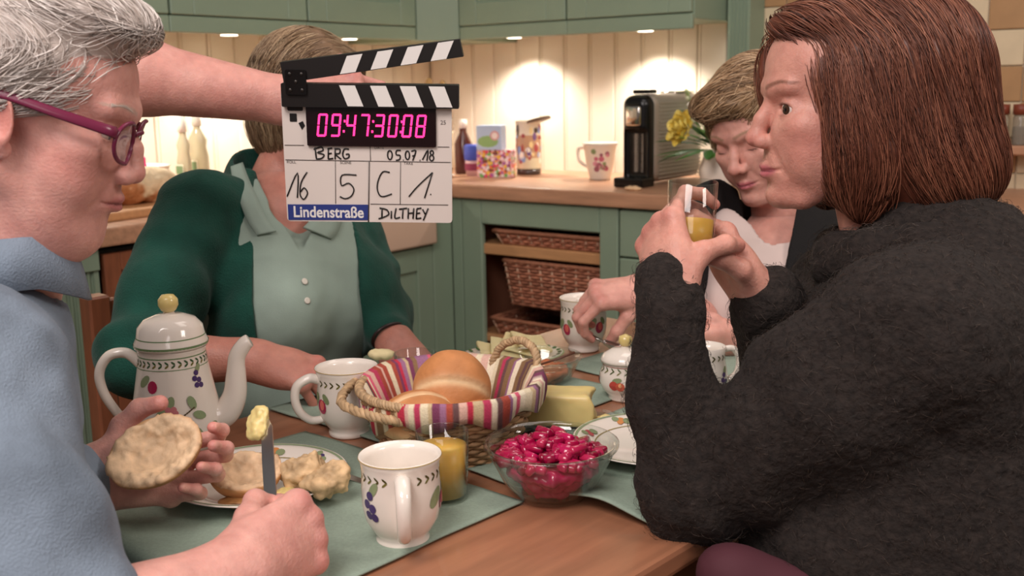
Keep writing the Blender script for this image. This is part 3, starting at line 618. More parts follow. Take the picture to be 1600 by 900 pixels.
# ---- porcelain with fruit print
def rz_of(prof):
    z = [p[1] for p in prof]; r = [p[0] for p in prof]; return lambda q: float(np.interp(q, z, r))
def patch(rf, th, z, a, b, rot=0., k=10, lift=.0005):
    c, s = math.cos(rot), math.sin(rot); V = [(0, 0)]+[(a*math.cos(2*math.pi*i/k), b*math.sin(2*math.pi*i/k)) for i in range(k)]; out = []
    for x, y in V:
        x, y = x*c-y*s, x*s+y*c; zz = z+y; r = rf(zz)+lift; t = th+x/max(rf(z), .004); out.append((r*math.cos(t), r*math.sin(t), zz))
    return np.array(out), [[0, 1+i, 1+(i+1) % k] for i in range(k)]
def chevrons(rf, z, n, h=.0042, th0=0, span=2*math.pi, col='4f4a24'):
    out = []
    for i in range(n):
        th = th0+span*(i+.5)/n; w = span*rf(z)/n*.42
        out.append((patch(rf, th, z+h*.55, w, h*.34, -.7, 6), col)); out.append((patch(rf, th, z-h*.55, w, h*.34, .7, 6), '6f6a34' if i % 2 else col))
    return out
def ring(rf, z, w, col, n=64, lift=.0004):
    V = []; Fs = []
    for zz in (z-w/2, z+w/2):
        for i in range(n): r = rf(zz)+lift; V.append((r*math.cos(2*math.pi*i/n), r*math.sin(2*math.pi*i/n), zz))
    return (np.array(V), [[i, (i+1) % n, n+(i+1) % n, n+i] for i in range(n)]), col
def fruit(rf, th, z, s=1., kind=0):
    o = []; L = lambda dx, dy, a, b, c, rot=0, l=.0006: o.append((patch(rf, th+dx*s/rf(z), z+dy*s, a*s, b*s, rot, 12, l), c))
    if kind == 0:   # plum with leaf
        L(-.010, .004, .011, .006, '8a9670', .8); L(.004, -.003, .0075, .009, 'a82a50', 0, .0009); L(.005, -.001, .004, .006, 'd86a60', 0, .0012); L(.011, .007, .007, .004, '7c8a62', 2.2)
    elif kind == 1:  # dark berries
        for dx, dy in ((0, .008), (-.004, 0), (.003, -.003), (-.002, -.010), (.005, -.011)): L(dx, dy, .0042, .0042, '4a3868', 0, .0008+.0002*dx)
        L(.004, .014, .008, .004, '8a9670', 1.0)
    elif kind == 2:  # cherries/berries
        L(-.004, .003, .0045, .0045, '6a4a58'); L(.004, .008, .004, .004, '5a4050'); L(-.002, -.006, .010, .005, '8a9670', -.5)
    elif kind == 3:  # apple pair
        L(-.006, 0, .0085, .0085, 'b84a40', 0, .0008); L(.006, -.001, .008, .008, 'c86048', 0, .0010); L(.0, .010, .009, .0045, '8a9670', .2); L(.006, .002, .003, .004, 'e8a878', 0, .0013)
    return o
MUG = [(.0265, 0), (.0275, .002), (.0275, .006), (.0255, .009), (.031, .016), (.0375, .028), (.0405, .043), (.0405, .062), (.0395, .078), (.0405, .088), (.0425, .094), (.0415, .095), (.0385, .086), (.0375, .060), (.0372, .042), (.033, .025), (.022, .013), (.0005, .011)]
def mug(label, loc, hand, fruits, s=1.0):
    t = thing('mug', label, 'mug', loc, hand, 'white fruit pattern mugs'); t.scale = (s, s, s)
    mk('body', lathe(MUG, 56), M_PORC, t)
    path = smooth_path([(.037, 0, .079), (.050, 0, .082), (.066, 0, .073), (.070, 0, .055), (.064, 0, .036), (.050, 0, .024), (.034, 0, .024)], 7)
    mk('handle', tube(path, np.linspace(.0068, .0052, len(path)), 12, flat=(1.0, 1.25)), M_PORC, t)
    rf = rz_of(MUG[5:11]); rf2 = rz_of(MUG[3:11]); d = chevrons(rf2, .0775, 24, .0036, .33, 2*math.pi-.66); 
    for th, z, k in fruits: d += fruit(rf2, th, z, 1.15, k)
    vf, c = multi(d); mk('fruit_and_leaf_print', vf, M_PAINT, t, cols=c, smooth=False)
    vf, c = multi([ring(rf2, .092, .0012, '8a7a3a')]) if False else multi([ring(rz_of([(.0426, .0936), (.0424, .0944)]), .094, .0008, 'b59a58')]); mk('gilt_rim', vf, M_PAINT, t, cols=c)
    return t
def deg(a): return math.radians(a)
mug('white fruit pattern mug in the foreground with its handle toward the viewer', T(630, 845), deg(-82), [(deg(72), .050, 0), (deg(-52), .052, 1), (deg(180), .05, 3)], 1.0)
mug('white mug with its handle to the left, beside the coffee pot', T(546, 677), deg(196), [(deg(20), .05, 0), (deg(-60), .05, 2), (deg(165), .05, 1)], 1.0)
mug('white fruit pattern mug at the far end of the table beside the sugar bowl', T(912, 546), deg(95), [(deg(180), .046, 2), (deg(207), .050, 0), (deg(118), .046, 0)], 1.0)

# coffee pot
POT = [(.046, 0), (.050, .004), (.052, .010), (.064, .018), (.0655, .028), (.060, .055), (.053, .09), (.0475, .12), (.0445, .142), (.0455, .147), (.0465, .152)]
pot = thing('coffee_pot', 'tall white fruit pattern coffee pot with lid and spout', 'coffee pot', T(281, 704), deg(8)); pot.scale = (.94, .94, .94)
v, f = lathe(POT, 64); th = np.arctan2(v[:, 1], v[:, 0]); v[:, :2] *= (1+.012*np.cos(9*th)*np.clip((v[:, 2]-.01)/.03, 0, 1)*np.clip((.14-v[:, 2])/.04, 0, 1))[:, None]; mk('body', (v, f), M_PORC, pot)
ld = mk('lid', lathe([(.0485, .151), (.0495, .154), (.0485, .158), (.045, .166), (.043, .178), (.034, .188), (.018, .194), (.008, .195), (.006, .199)], 56), M_PORC, pot)
mk('knob', lathe([(.006, .197), (.010, .200), (.0135, .207), (.013, .215), (.008, .221), (.0005, .222)], 28), mat('yellow_knob', 'd9c27e', .2, coat=.3), ld)
vf, c = multi([ring(rz_of([(.049, .153), (.0494, .157)]), .155, .003, '6f8a60'), ring(rz_of([(.0454, .164), (.0442, .17)]), .1655, .0015, '6f8a60')]); mk('green_line', vf, M_PAINT, ld, cols=c)
sp_ = smooth_path([(.048, 0, .045), (.066, 0, .052), (.079, 0, .075), (.083, 0, .105), (.086, 0, .13), (.097, 0, .147), (.104, 0, .152)], 7); mk('spout', tube(sp_, np.interp(np.linspace(0, 1, len(sp_)), [0, .25, .6, 1], [.022, .018, .012, .0095]), 14), M_PORC, pot)
hp = smooth_path([(-.043, 0, .128), (-.060, 0, .143), (-.083, 0, .140), (-.097, 0, .118), (-.094, 0, .09), (-.080, 0, .062), (-.060, 0, .035)], 7); mk('handle', tube(hp, np.linspace(.0075, .006, len(hp)), 12, flat=(1, 1.2)), M_PORC, pot)
rf = rz_of(POT); d = chevrons(rf, .134, 34, .0042, col='3f5a3a')
d += [ring(rf, .1415, .0015, '6f8a60'), ring(rf, .1265, .001, '6f8a60')]
vw = deg(-75)
d += fruit(rf, vw-.75, .108, .95, 0)[:2]+fruit(rf, vw+.55, .112, .9, 1)
def pbl(dx, dy, a, b, c, rot=0, l=.0014): d.append((patch(rf, vw+dx/.055, .06+dy, a, b, rot, 12, l), c))
for dx, dy, rot in ((-.022, .012, .6), (-.012, .024, 1.3), (.016, .022, 1.9), (.024, .004, -.4), (-.024, -.012, .2), (.018, -.018, -.9), (.004, -.020, 1.2)): pbl(dx, dy, .0095, .0055, '8a9a74', rot)
for dx, dy in ((-.012, .012), (-.008, .016), (-.015, .016), (-.011, .008), (-.006, .011)): pbl(dx, dy, .004, .004, 'c87a80', 0, .0018)
for i in range(8): pbl(-.004+.003*i, .002+.0018*i, .0022, .0011, '5a4a34', .55, .0016)
pbl(.006, -.006, .009, .009, 'b83a44', 0, .0018); pbl(-.010, -.014, .008, .008, 'd06a50', 0, .0018); pbl(.008, -.004, .004, .004, 'd8706a', 0, .0022)
d += fruit(rf, vw+.75, .035, 1.0, 3)[2:3]+fruit(rf, vw+.8, .036, .9, 0)[:2]
vf, c = multi(d); mk('fruit_and_leaf_print', vf, M_PAINT, pot, cols=c, smooth=False)
# sugar bowl, milk jug
SUG = [(.024, 0), (.026, .003), (.025, .007), (.034, .016), (.0385, .028), (.0375, .042), (.033, .052), (.0345, .058)]
sg = thing('sugar_bowl', 'white fruit pattern sugar bowl with yellow knob behind the raised sleeve', 'sugar bowl', T(977, 622), deg(-30))
mk('body', lathe(SUG, 48), M_PORC, sg); l2 = mk('lid', lathe([(.0365, .058), (.0365, .062), (.032, .069), (.020, .076), (.007, .078), (.005, .081)], 48), M_PORC, sg); mk('knob', lathe([(.005, .080), (.0085, .083), (.0105, .089), (.009, .095), (.0005, .0985)], 24), MATS['yellow_knob'], l2)
rf = rz_of(SUG); d = chevrons(rf, .0485, 20, .0034, col='4f5a34')+[ring(rf, .0545, .0012, 'a86a5a')]
for k in range(4): d += fruit(rf, deg(-85)+k*1.6, .028, .85, 3)
vf, c = multi(d); mk('fruit_and_leaf_print', vf, M_PAINT, sg, cols=c, smooth=False)
JUG = [(.026, 0), (.027, .003), (.026, .008), (.033, .018), (.035, .032), (.032, .05), (.029, .066), (.0305, .080), (.0295, .0805), (.027, .066), (.03, .048), (.032, .03), (.0005, .012)]
jg = thing('milk_jug', 'white fruit pattern milk jug behind the forearm of the dark haired woman', 'jug', T(1100, 622), deg(5))
v, f = lathe(JUG, 48); k = smoothstep(.055, .081, v[:, 2])*np.clip(-v[:, 0]/.03, 0, 1)**2; v[:, 0] -= k*.014; mk('body', (v, f), M_PORC, jg)
hp = smooth_path([(.028, 0, .074), (.043, 0, .074), (.052, 0, .058), (.048, 0, .036), (.031, 0, .024)], 6); mk('handle', tube(hp, .0048, 10, flat=(1, 1.3)), M_PORC, jg)
rf = rz_of(JUG[:8]); d = chevrons(rf, .0665, 18, .0034, .3, 5.7)+fruit(rf, deg(-50), .035, .9, 1)+fruit(rf, deg(-140), .035, .9, 0)
vf, c = multi(d); mk('fruit_and_leaf_print', vf, M_PAINT, jg, cols=c, smooth=False)
# plates
PL = [(.055, 0), (.058, .003), (.062, .004), (.074, .008), (.092, .016), (.102, .019), (.1035, .0195), (.102, .0205), (.092, .0185), (.073, .0105), (.06, .0065), (.0005, .006)]
def plate(label, loc, rz=0):
    p = thing('plate', label, 'plate', loc, rz, 'fruit pattern breakfast plates'); mk('dish', lathe(PL, 64), M_PORC, p)
    up = PL[7:11][::-1]; rad = lambda z: float(np.interp(z, [q[1] for q in up], [q[0] for q in up])); d = []
    def rr(r0, r1, c, n=72):
        zz = lambda r: float(np.interp(r, [.06, .073, .092, .102], [.0065, .0105, .0185, .0205]))+.0005; V = [(r*math.cos(2*math.pi*i/n), r*math.sin(2*math.pi*i/n), zz(r)) for r in (r0, r1) for i in range(n)]; d.append(((np.array(V), [[i, (i+1) % n, n+(i+1) % n, n+i] for i in range(n)]), c))
    rr(.0975, .1005, '8a9a78'); rr(.074, .0755, '9a8a5a')
    for i in range(8):
        a = 2*math.pi*i/8
        for k, (dr, da, c_, q) in enumerate(((.0, 0, ['b84a50', '4a3868', 'd08a50'][i % 3], .006), (.004, .08, '8a9670', .005), (-.003, -.09, '8a9670', .006), (-.004, .05, ['b84a50', '4a3868', 'd08a50'][i % 3], .004))):
            r = .086+dr; d.append((disc((r*math.cos(a+da), r*math.sin(a+da), .0163+(dr*.42)+.0005+.0002*k), (-.4*math.cos(a), -.4*math.sin(a), 1), q), c_))
    vf, c = multi(d); mk('fruit_and_leaf_print', vf, M_PAINT, p, cols=c, smooth=False); return p
PLATE_A = T(406, 764, .752); plate('white patterned plate with torn bread before the man', PLATE_A)
plate("white patterned plate half hidden under the dark haired woman's sleeve", T(1022, 706, .752), .4)

# ---- glassware
def tumbler(label, loc, r=.029, h=.085, juice=0, taper=.9, name='juice_glass', R=None):
    t = thing(name, label, 'glass', loc, 0, 'small drinking glasses')
    if R is not None: t.rotation_euler = R
    mk('glass', lathe([(r*taper*.94, 0), (r*taper, .003), (r, h), (r-.0008, h+.0008), (r-.0018, h), (r*taper-.0018, .009), (.0005, .008)], 48), M_GLASS, t)
    if juice: mk('juice', lathe([(.0005, .0085), (r*taper-.0022, .0095), (r*taper+(r-r*taper)*juice/h-.0022, juice), (.0005, juice)], 40, cap=False), mat('orange_juice', 'e6b24c', .35, sss=.3), t)
    return t
tumbler('glass of orange juice standing behind the foreground mug', T(694, 782), .030, .082, .066)
tumbler('empty clear glass behind the bread basket', T(652, 640), .031, .085)
def glass_bowl(name, label, loc, r, h, rb, group=None, sy=1):
    t = thing(name, label, 'bowl', loc, 0, group); w = .0028
    mk('glass', lathe([(rb*.9, 0), (rb, .002), (rb+(r-rb)*.45, h*.35), (r*.97, h*.9), (r, h), (r+.003, h+.001), (r+.003, h+.004), (r-.001, h+.005), (r*.97-w, h*.9), (rb+(r-rb)*.45-w, h*.35), (rb-w, .006), (.0005, .005)], 56, sy=sy), M_GLASS, t); return t
gb = T(862, 774); glass_bowl('glass_bowl', 'clear glass bowl of pink beetroot salad', gb, .074, .060, .040)
rg = random.Random(11); parts = []
S = SDF(); S.cone((0, 0, .012), (0, 0, .034), .032, .053, k=.01); S.half((0, 0, .008), (0, 0, -1))
parts.append((displace(S.half((0, 0, .044), (0, 0, 1), .008).mesh(.003), .003, 120, 4), 'b01850'))
for i in range(120):
    a = rg.uniform(0, 6.28); r = .056*math.sqrt(rg.random()); z = .050+.024*max(0, 1-(r/.050)**2)*rg.uniform(.3, 1); q = .5+rg.random()*.6
    b = box(-.0105*q, .0105*q, -.007*q, .007*q, -.0045, .0045, .002); R = rotz(rg.uniform(0, 6))@rotx(rg.uniform(-.9, .9)); parts.append((xf(b, R, (r*math.cos(a), r*math.sin(a), z)), rg.choice(['a40c42', 'b81452', '940a3a', '86062f', 'b82450', 'a40c42'])))
vf = cat_vf(*[(p[0][0], p[0][1]) for p in parts]); c = np.concatenate([colour(*p) for p in parts])
sa = mk('beetroot_salad', vf, mat('beet_glaze', 'ffffff', .18, attr='col', sss=.15, coat=.5), None, loc=gb, cols=c); tag(sa, 'glossy pink beetroot salad heaped in the glass bowl', 'salad', kind='stuff')
md_ = T(842, 598); glass_bowl('glass_dish', 'clear glass dish of jam between basket and far mug', md_, .066, .040, .044)
S = SDF(); S.cone((0, 0, .010), (0, 0, .018), .040, .048, k=.006); vf = displace(S.half((0, 0, .026), (0, 0, 1), .004).mesh(.003), .0025, 70, 4, 3); v = vf[0]; cc = np.array(lin('b0603c')[:3])[None]*(1+.35*fbm(v*90, 3))[:, None]
tag(mk('fruit_jam', vf, mat('jam', 'ffffff', .1, attr='col', coat=.6), None, loc=md_, cols=np.clip(cc, 0, 1)), 'shiny reddish brown jam inside the glass dish', 'jam', kind='stuff')
jsp = thing('jam_spoon', 'dark handled spoon lying across the glass dish of jam', 'spoon', md_+np.array([0, 0, .03]))
mk('handle', tube([(-.01, -.03, .004), (.03, -.035, .018), (.055, -.03, .026)], [.003, .0035, .004], 8, flat=(.5, 1)), mat('horn', '5a3424', .35), jsp); mk('bowl', sphere((-.022, -.028, 0), (.016, .011, .004)), M_STEEL, jsp)
# cheese dish with green leaves behind
ch = T(800, 565); cz = thing('cheese_plate', 'green rimmed oval plate of sliced cheese behind the glass dish', 'plate', ch, deg(15))
mk('dish', lathe([(.05, 0), (.055, .003), (.088, .012), (.091, .0135), (.088, .015), (.055, .006), (.0005, .005)], 56, sy=.75), M_PORC, cz)
pcs = [(xf(lathe([(.078, .0115), (.088, .0148), (.091, .0140)], 56, sy=.75, cap=False)), '9ab37a')]
for i in range(26): a = 2*math.pi*i/26; pcs.append((disc((.083*math.cos(a), .75*.083*math.sin(a), .0142), (-.3*math.cos(a), -.3*math.sin(a), 1), .006, .004, 8, .0006), '4f6a3a'))
vf, c = multi(pcs); mk('leaf_rim', vf, M_PAINT, cz, cols=c)
for i, (x, y, a, t_) in enumerate(((-.03, -.005, .2, .3), (-.008, .0, .1, .42), (.014, .004, -.1, .36), (.034, .0, .3, .30))):
    cs = mk('cheese_slice', displace(SDF().bx((0, 0, 0), (.030, .034, .0028), rd=.002).mesh(.0025), .002, 40, i), mat('cheese', 'e3d3a0', .4, sss=.1), None, loc=ch+rotz(deg(15))@np.array([x, y, .020+.004*i]), rot=(t_*.5, .25, a))
    tag(cs, ('leftmost', 'second', 'third', 'rightmost')[i]+' pale cheese slice on the green rimmed plate', 'cheese', 'cheese slices')
# butter
bd = T(892, 668); bdt = thing('butter_dish', 'clear glass butter dish beside the bread basket', 'dish', bd, deg(-8))
mk('glass', lathe([(.05, 0), (.055, .003), (.078, .010), (.080, .012), (.077, .013), (.054, .006), (.0005, .005)], 48, sy=.7), M_GLASS, bdt)
S = SDF(); S.bx((0, 0, .0235), (.047, .027, .0225), rd=.005, k=.002); S.cone((.056, -.03, .055), (.056, .03, .02), .016, .018, k=.004, op='-'); vf = displace(S.mesh(.003), .0012, 60, 2)
tag(mk('butter', vf, mat('butter', 'dcc684', .35, sss=.2, var=.05, scale=30), None, loc=bd+np.array([-.012, .004, .006]), rot=(0, 0, deg(-10))), 'yellow block of butter cut at one end', 'butter')
tag(mk('butter_scrap', displace(SDF().ell((0, 0, .007), (.013, .010, .008)).mesh(.002), .003, 150, 4), MATS['butter'], None, loc=bd+np.array([.046, -.008, .0065])), 'crumbled butter scrap beside the butter block', 'butter')

# ---- bread basket
BK = np.array([-.083, 1.305, .75]); bk = thing('bread_basket', 'round wicker bread basket lined with striped cloth', 'basket', BK, deg(-8))
def br(z): return .078+.034*(z/.085)**.8
parts, cols = [], []; NS = 44; rr_ = np.random.default_rng(5)
for r in range(15):
    z = .004+.078*r/14; n = NS*2; P = []
    for i in range(n): a = 2*math.pi*i/n; q = br(z)+.0028*math.sin(a*NS/2+(math.pi if r % 2 else 0)); P.append((q*math.cos(a), q*math.sin(a), z))
    t = tube(np.array(P), .0031, 5, closed=True); parts.append(t); cols.append(np.tile(np.array(lin('b98f68')[:3])*rr_.uniform(.7, 1.2), (len(t[0]), 1)))
for i in range(NS):
    a = 2*math.pi*i/NS; t = tube([(br(z)*math.cos(a), br(z)*math.sin(a), z) for z in (0, .03, .06, .085)], .0024, 5); parts.append(t); cols.append(np.tile(np.array(lin('a87c56')[:3])*rr_.uniform(.7, 1.1), (len(t[0]), 1)))
t = lathe([(.0005, .003), (.078, .003), (.078, .006), (.0005, .006)], 40, cap=False); parts.append(t); cols.append(np.tile(lin('8a6444')[:3], (len(t[0]), 1)))
mk('weave', cat_vf(*parts), M_WICK, bk, cols=np.concatenate(cols))
def rope(path, r, name, turns=9, col='c9a880'):
    P = smooth_path(path, 10); n = len(P); parts, cols = [], []
    tg = np.gradient(P, axis=0); tg /= np.linalg.norm(tg, axis=1)[:, None]; u = np.cross(tg, (0, 0, 1.)); u /= np.linalg.norm(u, axis=1)[:, None]+1e-9; w = np.cross(tg, u)
    for k in range(3):
        ph = np.linspace(0, turns*2*math.pi, n)+k*2.094; t = tube(P+r*.55*(np.cos(ph)[:, None]*u+np.sin(ph)[:, None]*w), r*.62, 6); parts.append(t); cols.append(np.tile(np.array(lin(col)[:3])*(1-.12*k), (len(t[0]), 1)))
    return mk(name, cat_vf(*parts), M_WICK, bk, cols=np.concatenate(cols))
def rim(a, r=.114, z=.088): return (r*math.cos(a), r*math.sin(a), z)
rope([rim(a) for a in np.linspace(deg(175), deg(262), 8)], .0055, 'rim_rope', 12)
rope([rim(deg(160), .112, .07), rim(deg(170), .130, .082), rim(deg(205), .138, .078), rim(deg(238), .132, .078), rim(deg(252), .112, .07)], .006, 'handle', 10)
rope([rim(deg(12), .112, .08), rim(deg(22), .116, .118), rim(deg(42), .112, .128), rim(deg(62), .112, .112), rim(deg(70), .110, .08)], .0055, 'handle', 10)
# striped liner: lines the inside, folds over the rim and hangs outside
STR = ['b83a5a', 'e2d3b4', '8a6a4a', 'd8607a', 'efe2c8', '7a3a5a', 'c8b08a', 'c03048', '9a6a8a', 'e6d8bc', 'a84a3a', 'd9b0a0', '6a4a4a']
NA = 312; prof = [(.055, .010), (.080, .022), (.089, .05), (.099, .074), (.109, .094), (.1185, .097), (.1225, .093), (.1215, .080), (.119, .066)]; V = []; C_ = []
ss = []; 
while len(ss) < NA: ss += [rg.choice(STR)]*rg.choice([2, 3, 3, 4, 5])
for j, (r, z) in enumerate(prof):
    for i in range(NA):
        a = 2*math.pi*i/NA; wv = .0035*math.sin(a*13+.6*math.sin(a*4))*(j/8)+.003*math.sin(a*5+1)*(j/8); hang = 1
        left = math.exp(-((math.degrees(a)-215)/32)**2)                 # pulled down inside at the left handle
        zz = z-.018*left*(j >= 3)+.010*math.exp(-((math.degrees(a)-20)/26)**2)*(j in (3, 4, 5)); rr = r+wv*.6-.012*left*(j >= 5)
        V.append((rr*math.cos(a), rr*math.sin(a), zz+(.006*math.sin(a*9) if j == 8 else 0))); C_.append(lin(ss[i])[:3])
Q = [[j*NA+i, j*NA+(i+1) % NA, (j+1)*NA+(i+1) % NA, (j+1)*NA+i] for j in range(len(prof)-1) for i in range(NA)]
ln = mk('striped_liner', (np.array(V), Q), M_CLOTH, bk, cols=np.array(C_)); md = ln.modifiers.new('thick', 'SOLIDIFY'); md.thickness = .0018; md.offset = 0
def bread_roll(name, label, loc, R, r=(.050, .046, .035), seed=0, seam=True, cat='bread roll', group='bread rolls in the basket'):
    S = SDF(); S.ell((0, 0, 0), r); vf = displace(S.mesh(.0025), .0025, 25, seed, 2); v, f = vf; n = v/np.array(r)
    lat = n[:, 2]; dist = np.abs(n[:, 1]*.95+.18*n[:, 0]**2-.05)       # baker's cut along the top
    if seam: g = np.exp(-(dist/.07)**2)*smoothstep(.1, .5, lat); v = v-np.sign(n)*0-nrm((0, 0, 1))*(.004*g)[:, None]
    cc = np.array(lin('c68450')[:3])[None]*np.ones((len(v), 1)); pale = np.array(lin('e0b888')[:3]); w = smoothstep(.35, -.5, lat)[:, None]; cc = cc*(1-w)+pale*w
    if seam: w = (np.exp(-(dist/.12)**2)*smoothstep(.1, .5, lat))[:, None]*.75; cc = cc*(1-w)+np.array(lin('ecd0a4')[:3])*w
    o = mk(name, (v, f), M_CRUST, None, loc=loc, cols=cc); o.rotation_euler = R; return tag(o, label, cat, group)
bread_roll('bread_roll', 'large golden bread roll propped upright in the basket', W(706, 608, 1.35), (deg(62), deg(8), deg(6)), (.050, .052, .042), 1)
bread_roll('bread_roll', 'low pale bread roll in the basket by the rope handle', W(652, 650, 1.30), (deg(10), deg(-5), deg(20)), (.048, .040, .030), 2)
bread_roll('bread_roll', 'bread roll lying lowest in the basket under the large one', W(735, 650, 1.34), (deg(5), deg(5), deg(70)), (.045, .040, .030), 3)
# knife lying behind the foreground mug
def table_knife(name, label, a, b, width=.009, hcol='8a8078'):
    a, b = np.asarray(a), np.asarray(b); d = b-a; L = np.linalg.norm(d); t = thing(name, label, 'knife', a, math.atan2(d[1], d[0]))
    mk('blade', prism([(L*.42, -width*.7), (L*.95, -width*.8), (L, -width*.1), (L*.98, width*.6), (L*.42, width*.5)], .0004, .0018), M_STEEL, t, smooth=False); mk('handle', tube([(0, 0, .004), (L*.2, 0, .0042), (L*.42, 0, .003)], [.006, .0065, .004], 10, flat=(.6, 1)), mat('knife_handle', hcol, .3, metal=.7), t); return t
table_knife('table_knife', 'steel knife lying between the plate and the foreground mug', T(620, 772, .7535), T(528, 742, .7535))
# ================================================================== people
def frame(az, pitch=0, roll=0):
    a, p = math.radians(az), math.radians(pitch); f = np.array([math.sin(a)*math.cos(p), math.cos(a)*math.cos(p), -math.sin(p)]); l = np.array([-math.cos(a), math.sin(a), 0]); u = np.cross(f, l)
    r = math.radians(roll); l, u = l*math.cos(r)+u*math.sin(r), u*math.cos(r)-l*math.sin(r); return np.stack([f, l, u], 1)
class Head:
    def __init__(s, c, R, sc=1., male=False, old=0., openness=1., skin='c98d7a', lip='b0606a', brow='6a4a38', smile=0., nose=0.):
        s.c = np.asarray(c); s.R = R; s.k = sc; s.S = S = SDF(); s.skin = skin; s.P = []; s.eyes = []; s.open = openness
        g = s.g; e = lambda p, r, k=.012, op='+', rot=None: S.ell(g(p), np.array(r)*sc, R if rot is None else R@rot, k*sc, op)
        cn = lambda a, b, ra, rb, k=.01, op='+': S.cone(g(a), g(b), ra*sc, rb*sc, k*sc, op)
        e((-.012, 0, .035), (.097, .075, .082)); e((.030, 0, .040), (.055, .062, .056), .02); e((.030, 0, -.030), (.052, .057, .062), .02)
        jw = .022 if male else .018
        for y in (-1, 1):
            cn((-.012, y*.050, -.055), (.052, y*.022, -.098), jw, jw*.9, .02)
            e((.054, y*.041, -.020), (.026, .022, .018), .015); e((.045, y*.038, -.052), (.030, .022, .032), .02); e((.066, y*.019, -.030), (.022, .018, .024), .014)
        e((.060 if male else .070, 0, -.099), (.019, .022, .016), .016); e((.058, 0, -.066), (.034, .034, .034), .016)
        if old: e((.030, 0, -.113), (.050, .038, .022*old), .02)
        if old > .6:
            for y in (-1, 1): e((.028, y*.036, -.092), (.030, .018, .024), .016)
        br = .0135 if male else .0105
        cn((.080, -.012, .020), (.074, -.040, .022), br, br*.8, .012); cn((.080, .012, .020), (.074, .040, .022), br, br*.8, .012); cn((.080, -.012, .020), (.080, .012, .020), br*.9, br*.9, .01)
        for y in (-1, 1): e((.1000, y*.035, -.001), (.020, .0165, .012), .012, '-')
        nt = (.1145 if male else .106)+nose; nw = 1.2 if male else 1.; tz = -.035 if male else -.031
        cn((.080, 0, .012), (.095, 0, -.014), .0075, .0085*nw, .008); cn((.095, 0, -.014), (nt-.003, 0, tz), .0085*nw, .0100*nw, .004); e((nt-.002, 0, tz-.003), (.0115, .0105*nw, .0100), .005)
        for y in (-1, 1): e((.0945, y*.0120*nw, tz-.0065), (.0115, .0072*nw, .0085), .005)
        for y in (-1, 1): e((.0995, y*.0062*nw, tz-.0150), (.0065, .0036, .0042), .0025, '-')
        # lips
        cx = .024+.002*smile; cz = -.0705+.003*smile
        for y in (-1, 1):
            cn((.0905, y*.004, -.0662), (.0755, y*cx, cz), .0058, .0032, .004); cn((.0895, y*.003, -.0762), (.0755, y*cx*.95, cz), .0066, .0032, .004)
            cn((.0985, 0, -.0712), (.0800, y*(cx+.001), cz), .0011, .0013, .003, '-')
            S.cone(g((.090, y*.024, -.048)), g((.078, y*.034, -.074)), .0012*sc, .0012*sc, .008*sc, '-')
        e((.0935, 0, -.0865), (.007, .018, .0045), .010, '-')
        for y in (-1, 1):
            ec = (.0668, y*.0325, -.002); e(ec, (.0150,)*3, .005); s.eyes.append(g(ec))
            if openness > 0: e((.0665+.0125, y*.0335, -.0025), (.010, .0152, .0058*openness), .0015, '-')
            rt = rotz(y*.35)@roty(-.2)
            e((-.012, y*.077, -.006), (.018, .0065, .031), .004, '+', rt); e((-.007, y*.083, -.004), (.010, .0055, .019), .003, '-', rt); e((-.004, y*.075, -.034), (.0095, .0055, .010), .004)
        P = s.paint
        for y in (-1, 1):
            P((.050, y*.045, -.035), (.035, .03, .03), 'c8706a', .9, .35); P((-.012, y*.08, -.006), (.03, .02, .04), 'b8605a', .9, .45)
            for t in np.linspace(0, 1, 7): P((.0885-.016*t*t, y*(.014+.034*t), .0215+.006*math.sin(t*2.2)), (.012, .0062, .0036-.0014*t), brow, .6, .75)
            if openness > 0: P((.082, y*.033, .0032*openness), (.012, .0155, .0022), '2c1a16', .5, .9); P((.082, y*.033, -.0085), (.012, .013, .0012), '8a5048', .5, .5)
            else: P((.080, y*.033, -.0085), (.012, .0130, .0016), '54302c', .5, .9)
            P((.0665, y*.0325, .004), (.018, .018, .007), 'b06a62', .9, .3)
        P((nt, 0, -.038), (.018, .018, .014), 'c86a66', .9, .4)
        P((.088, 0, -.0705), (.018, .0235, .0088), lip, .35, .85); P((.092, 0, -.0709), (.02, .024, .0012), '5a2428', .4, .8)
    def g(s, p): return s.c+s.k*(s.R@np.asarray(p, float))
    def paint(s, p, r, col, soft=.5, amt=1.): s.P.append((s.g(p), np.array(r)*s.k, col, s.R, soft, amt))
    def neck(s, to, r0=.050, r1=.056, frm=(-.025, 0, -.045)): s.S.cone(s.g(frm), to, r0*s.k, r1*s.k, .02); return s
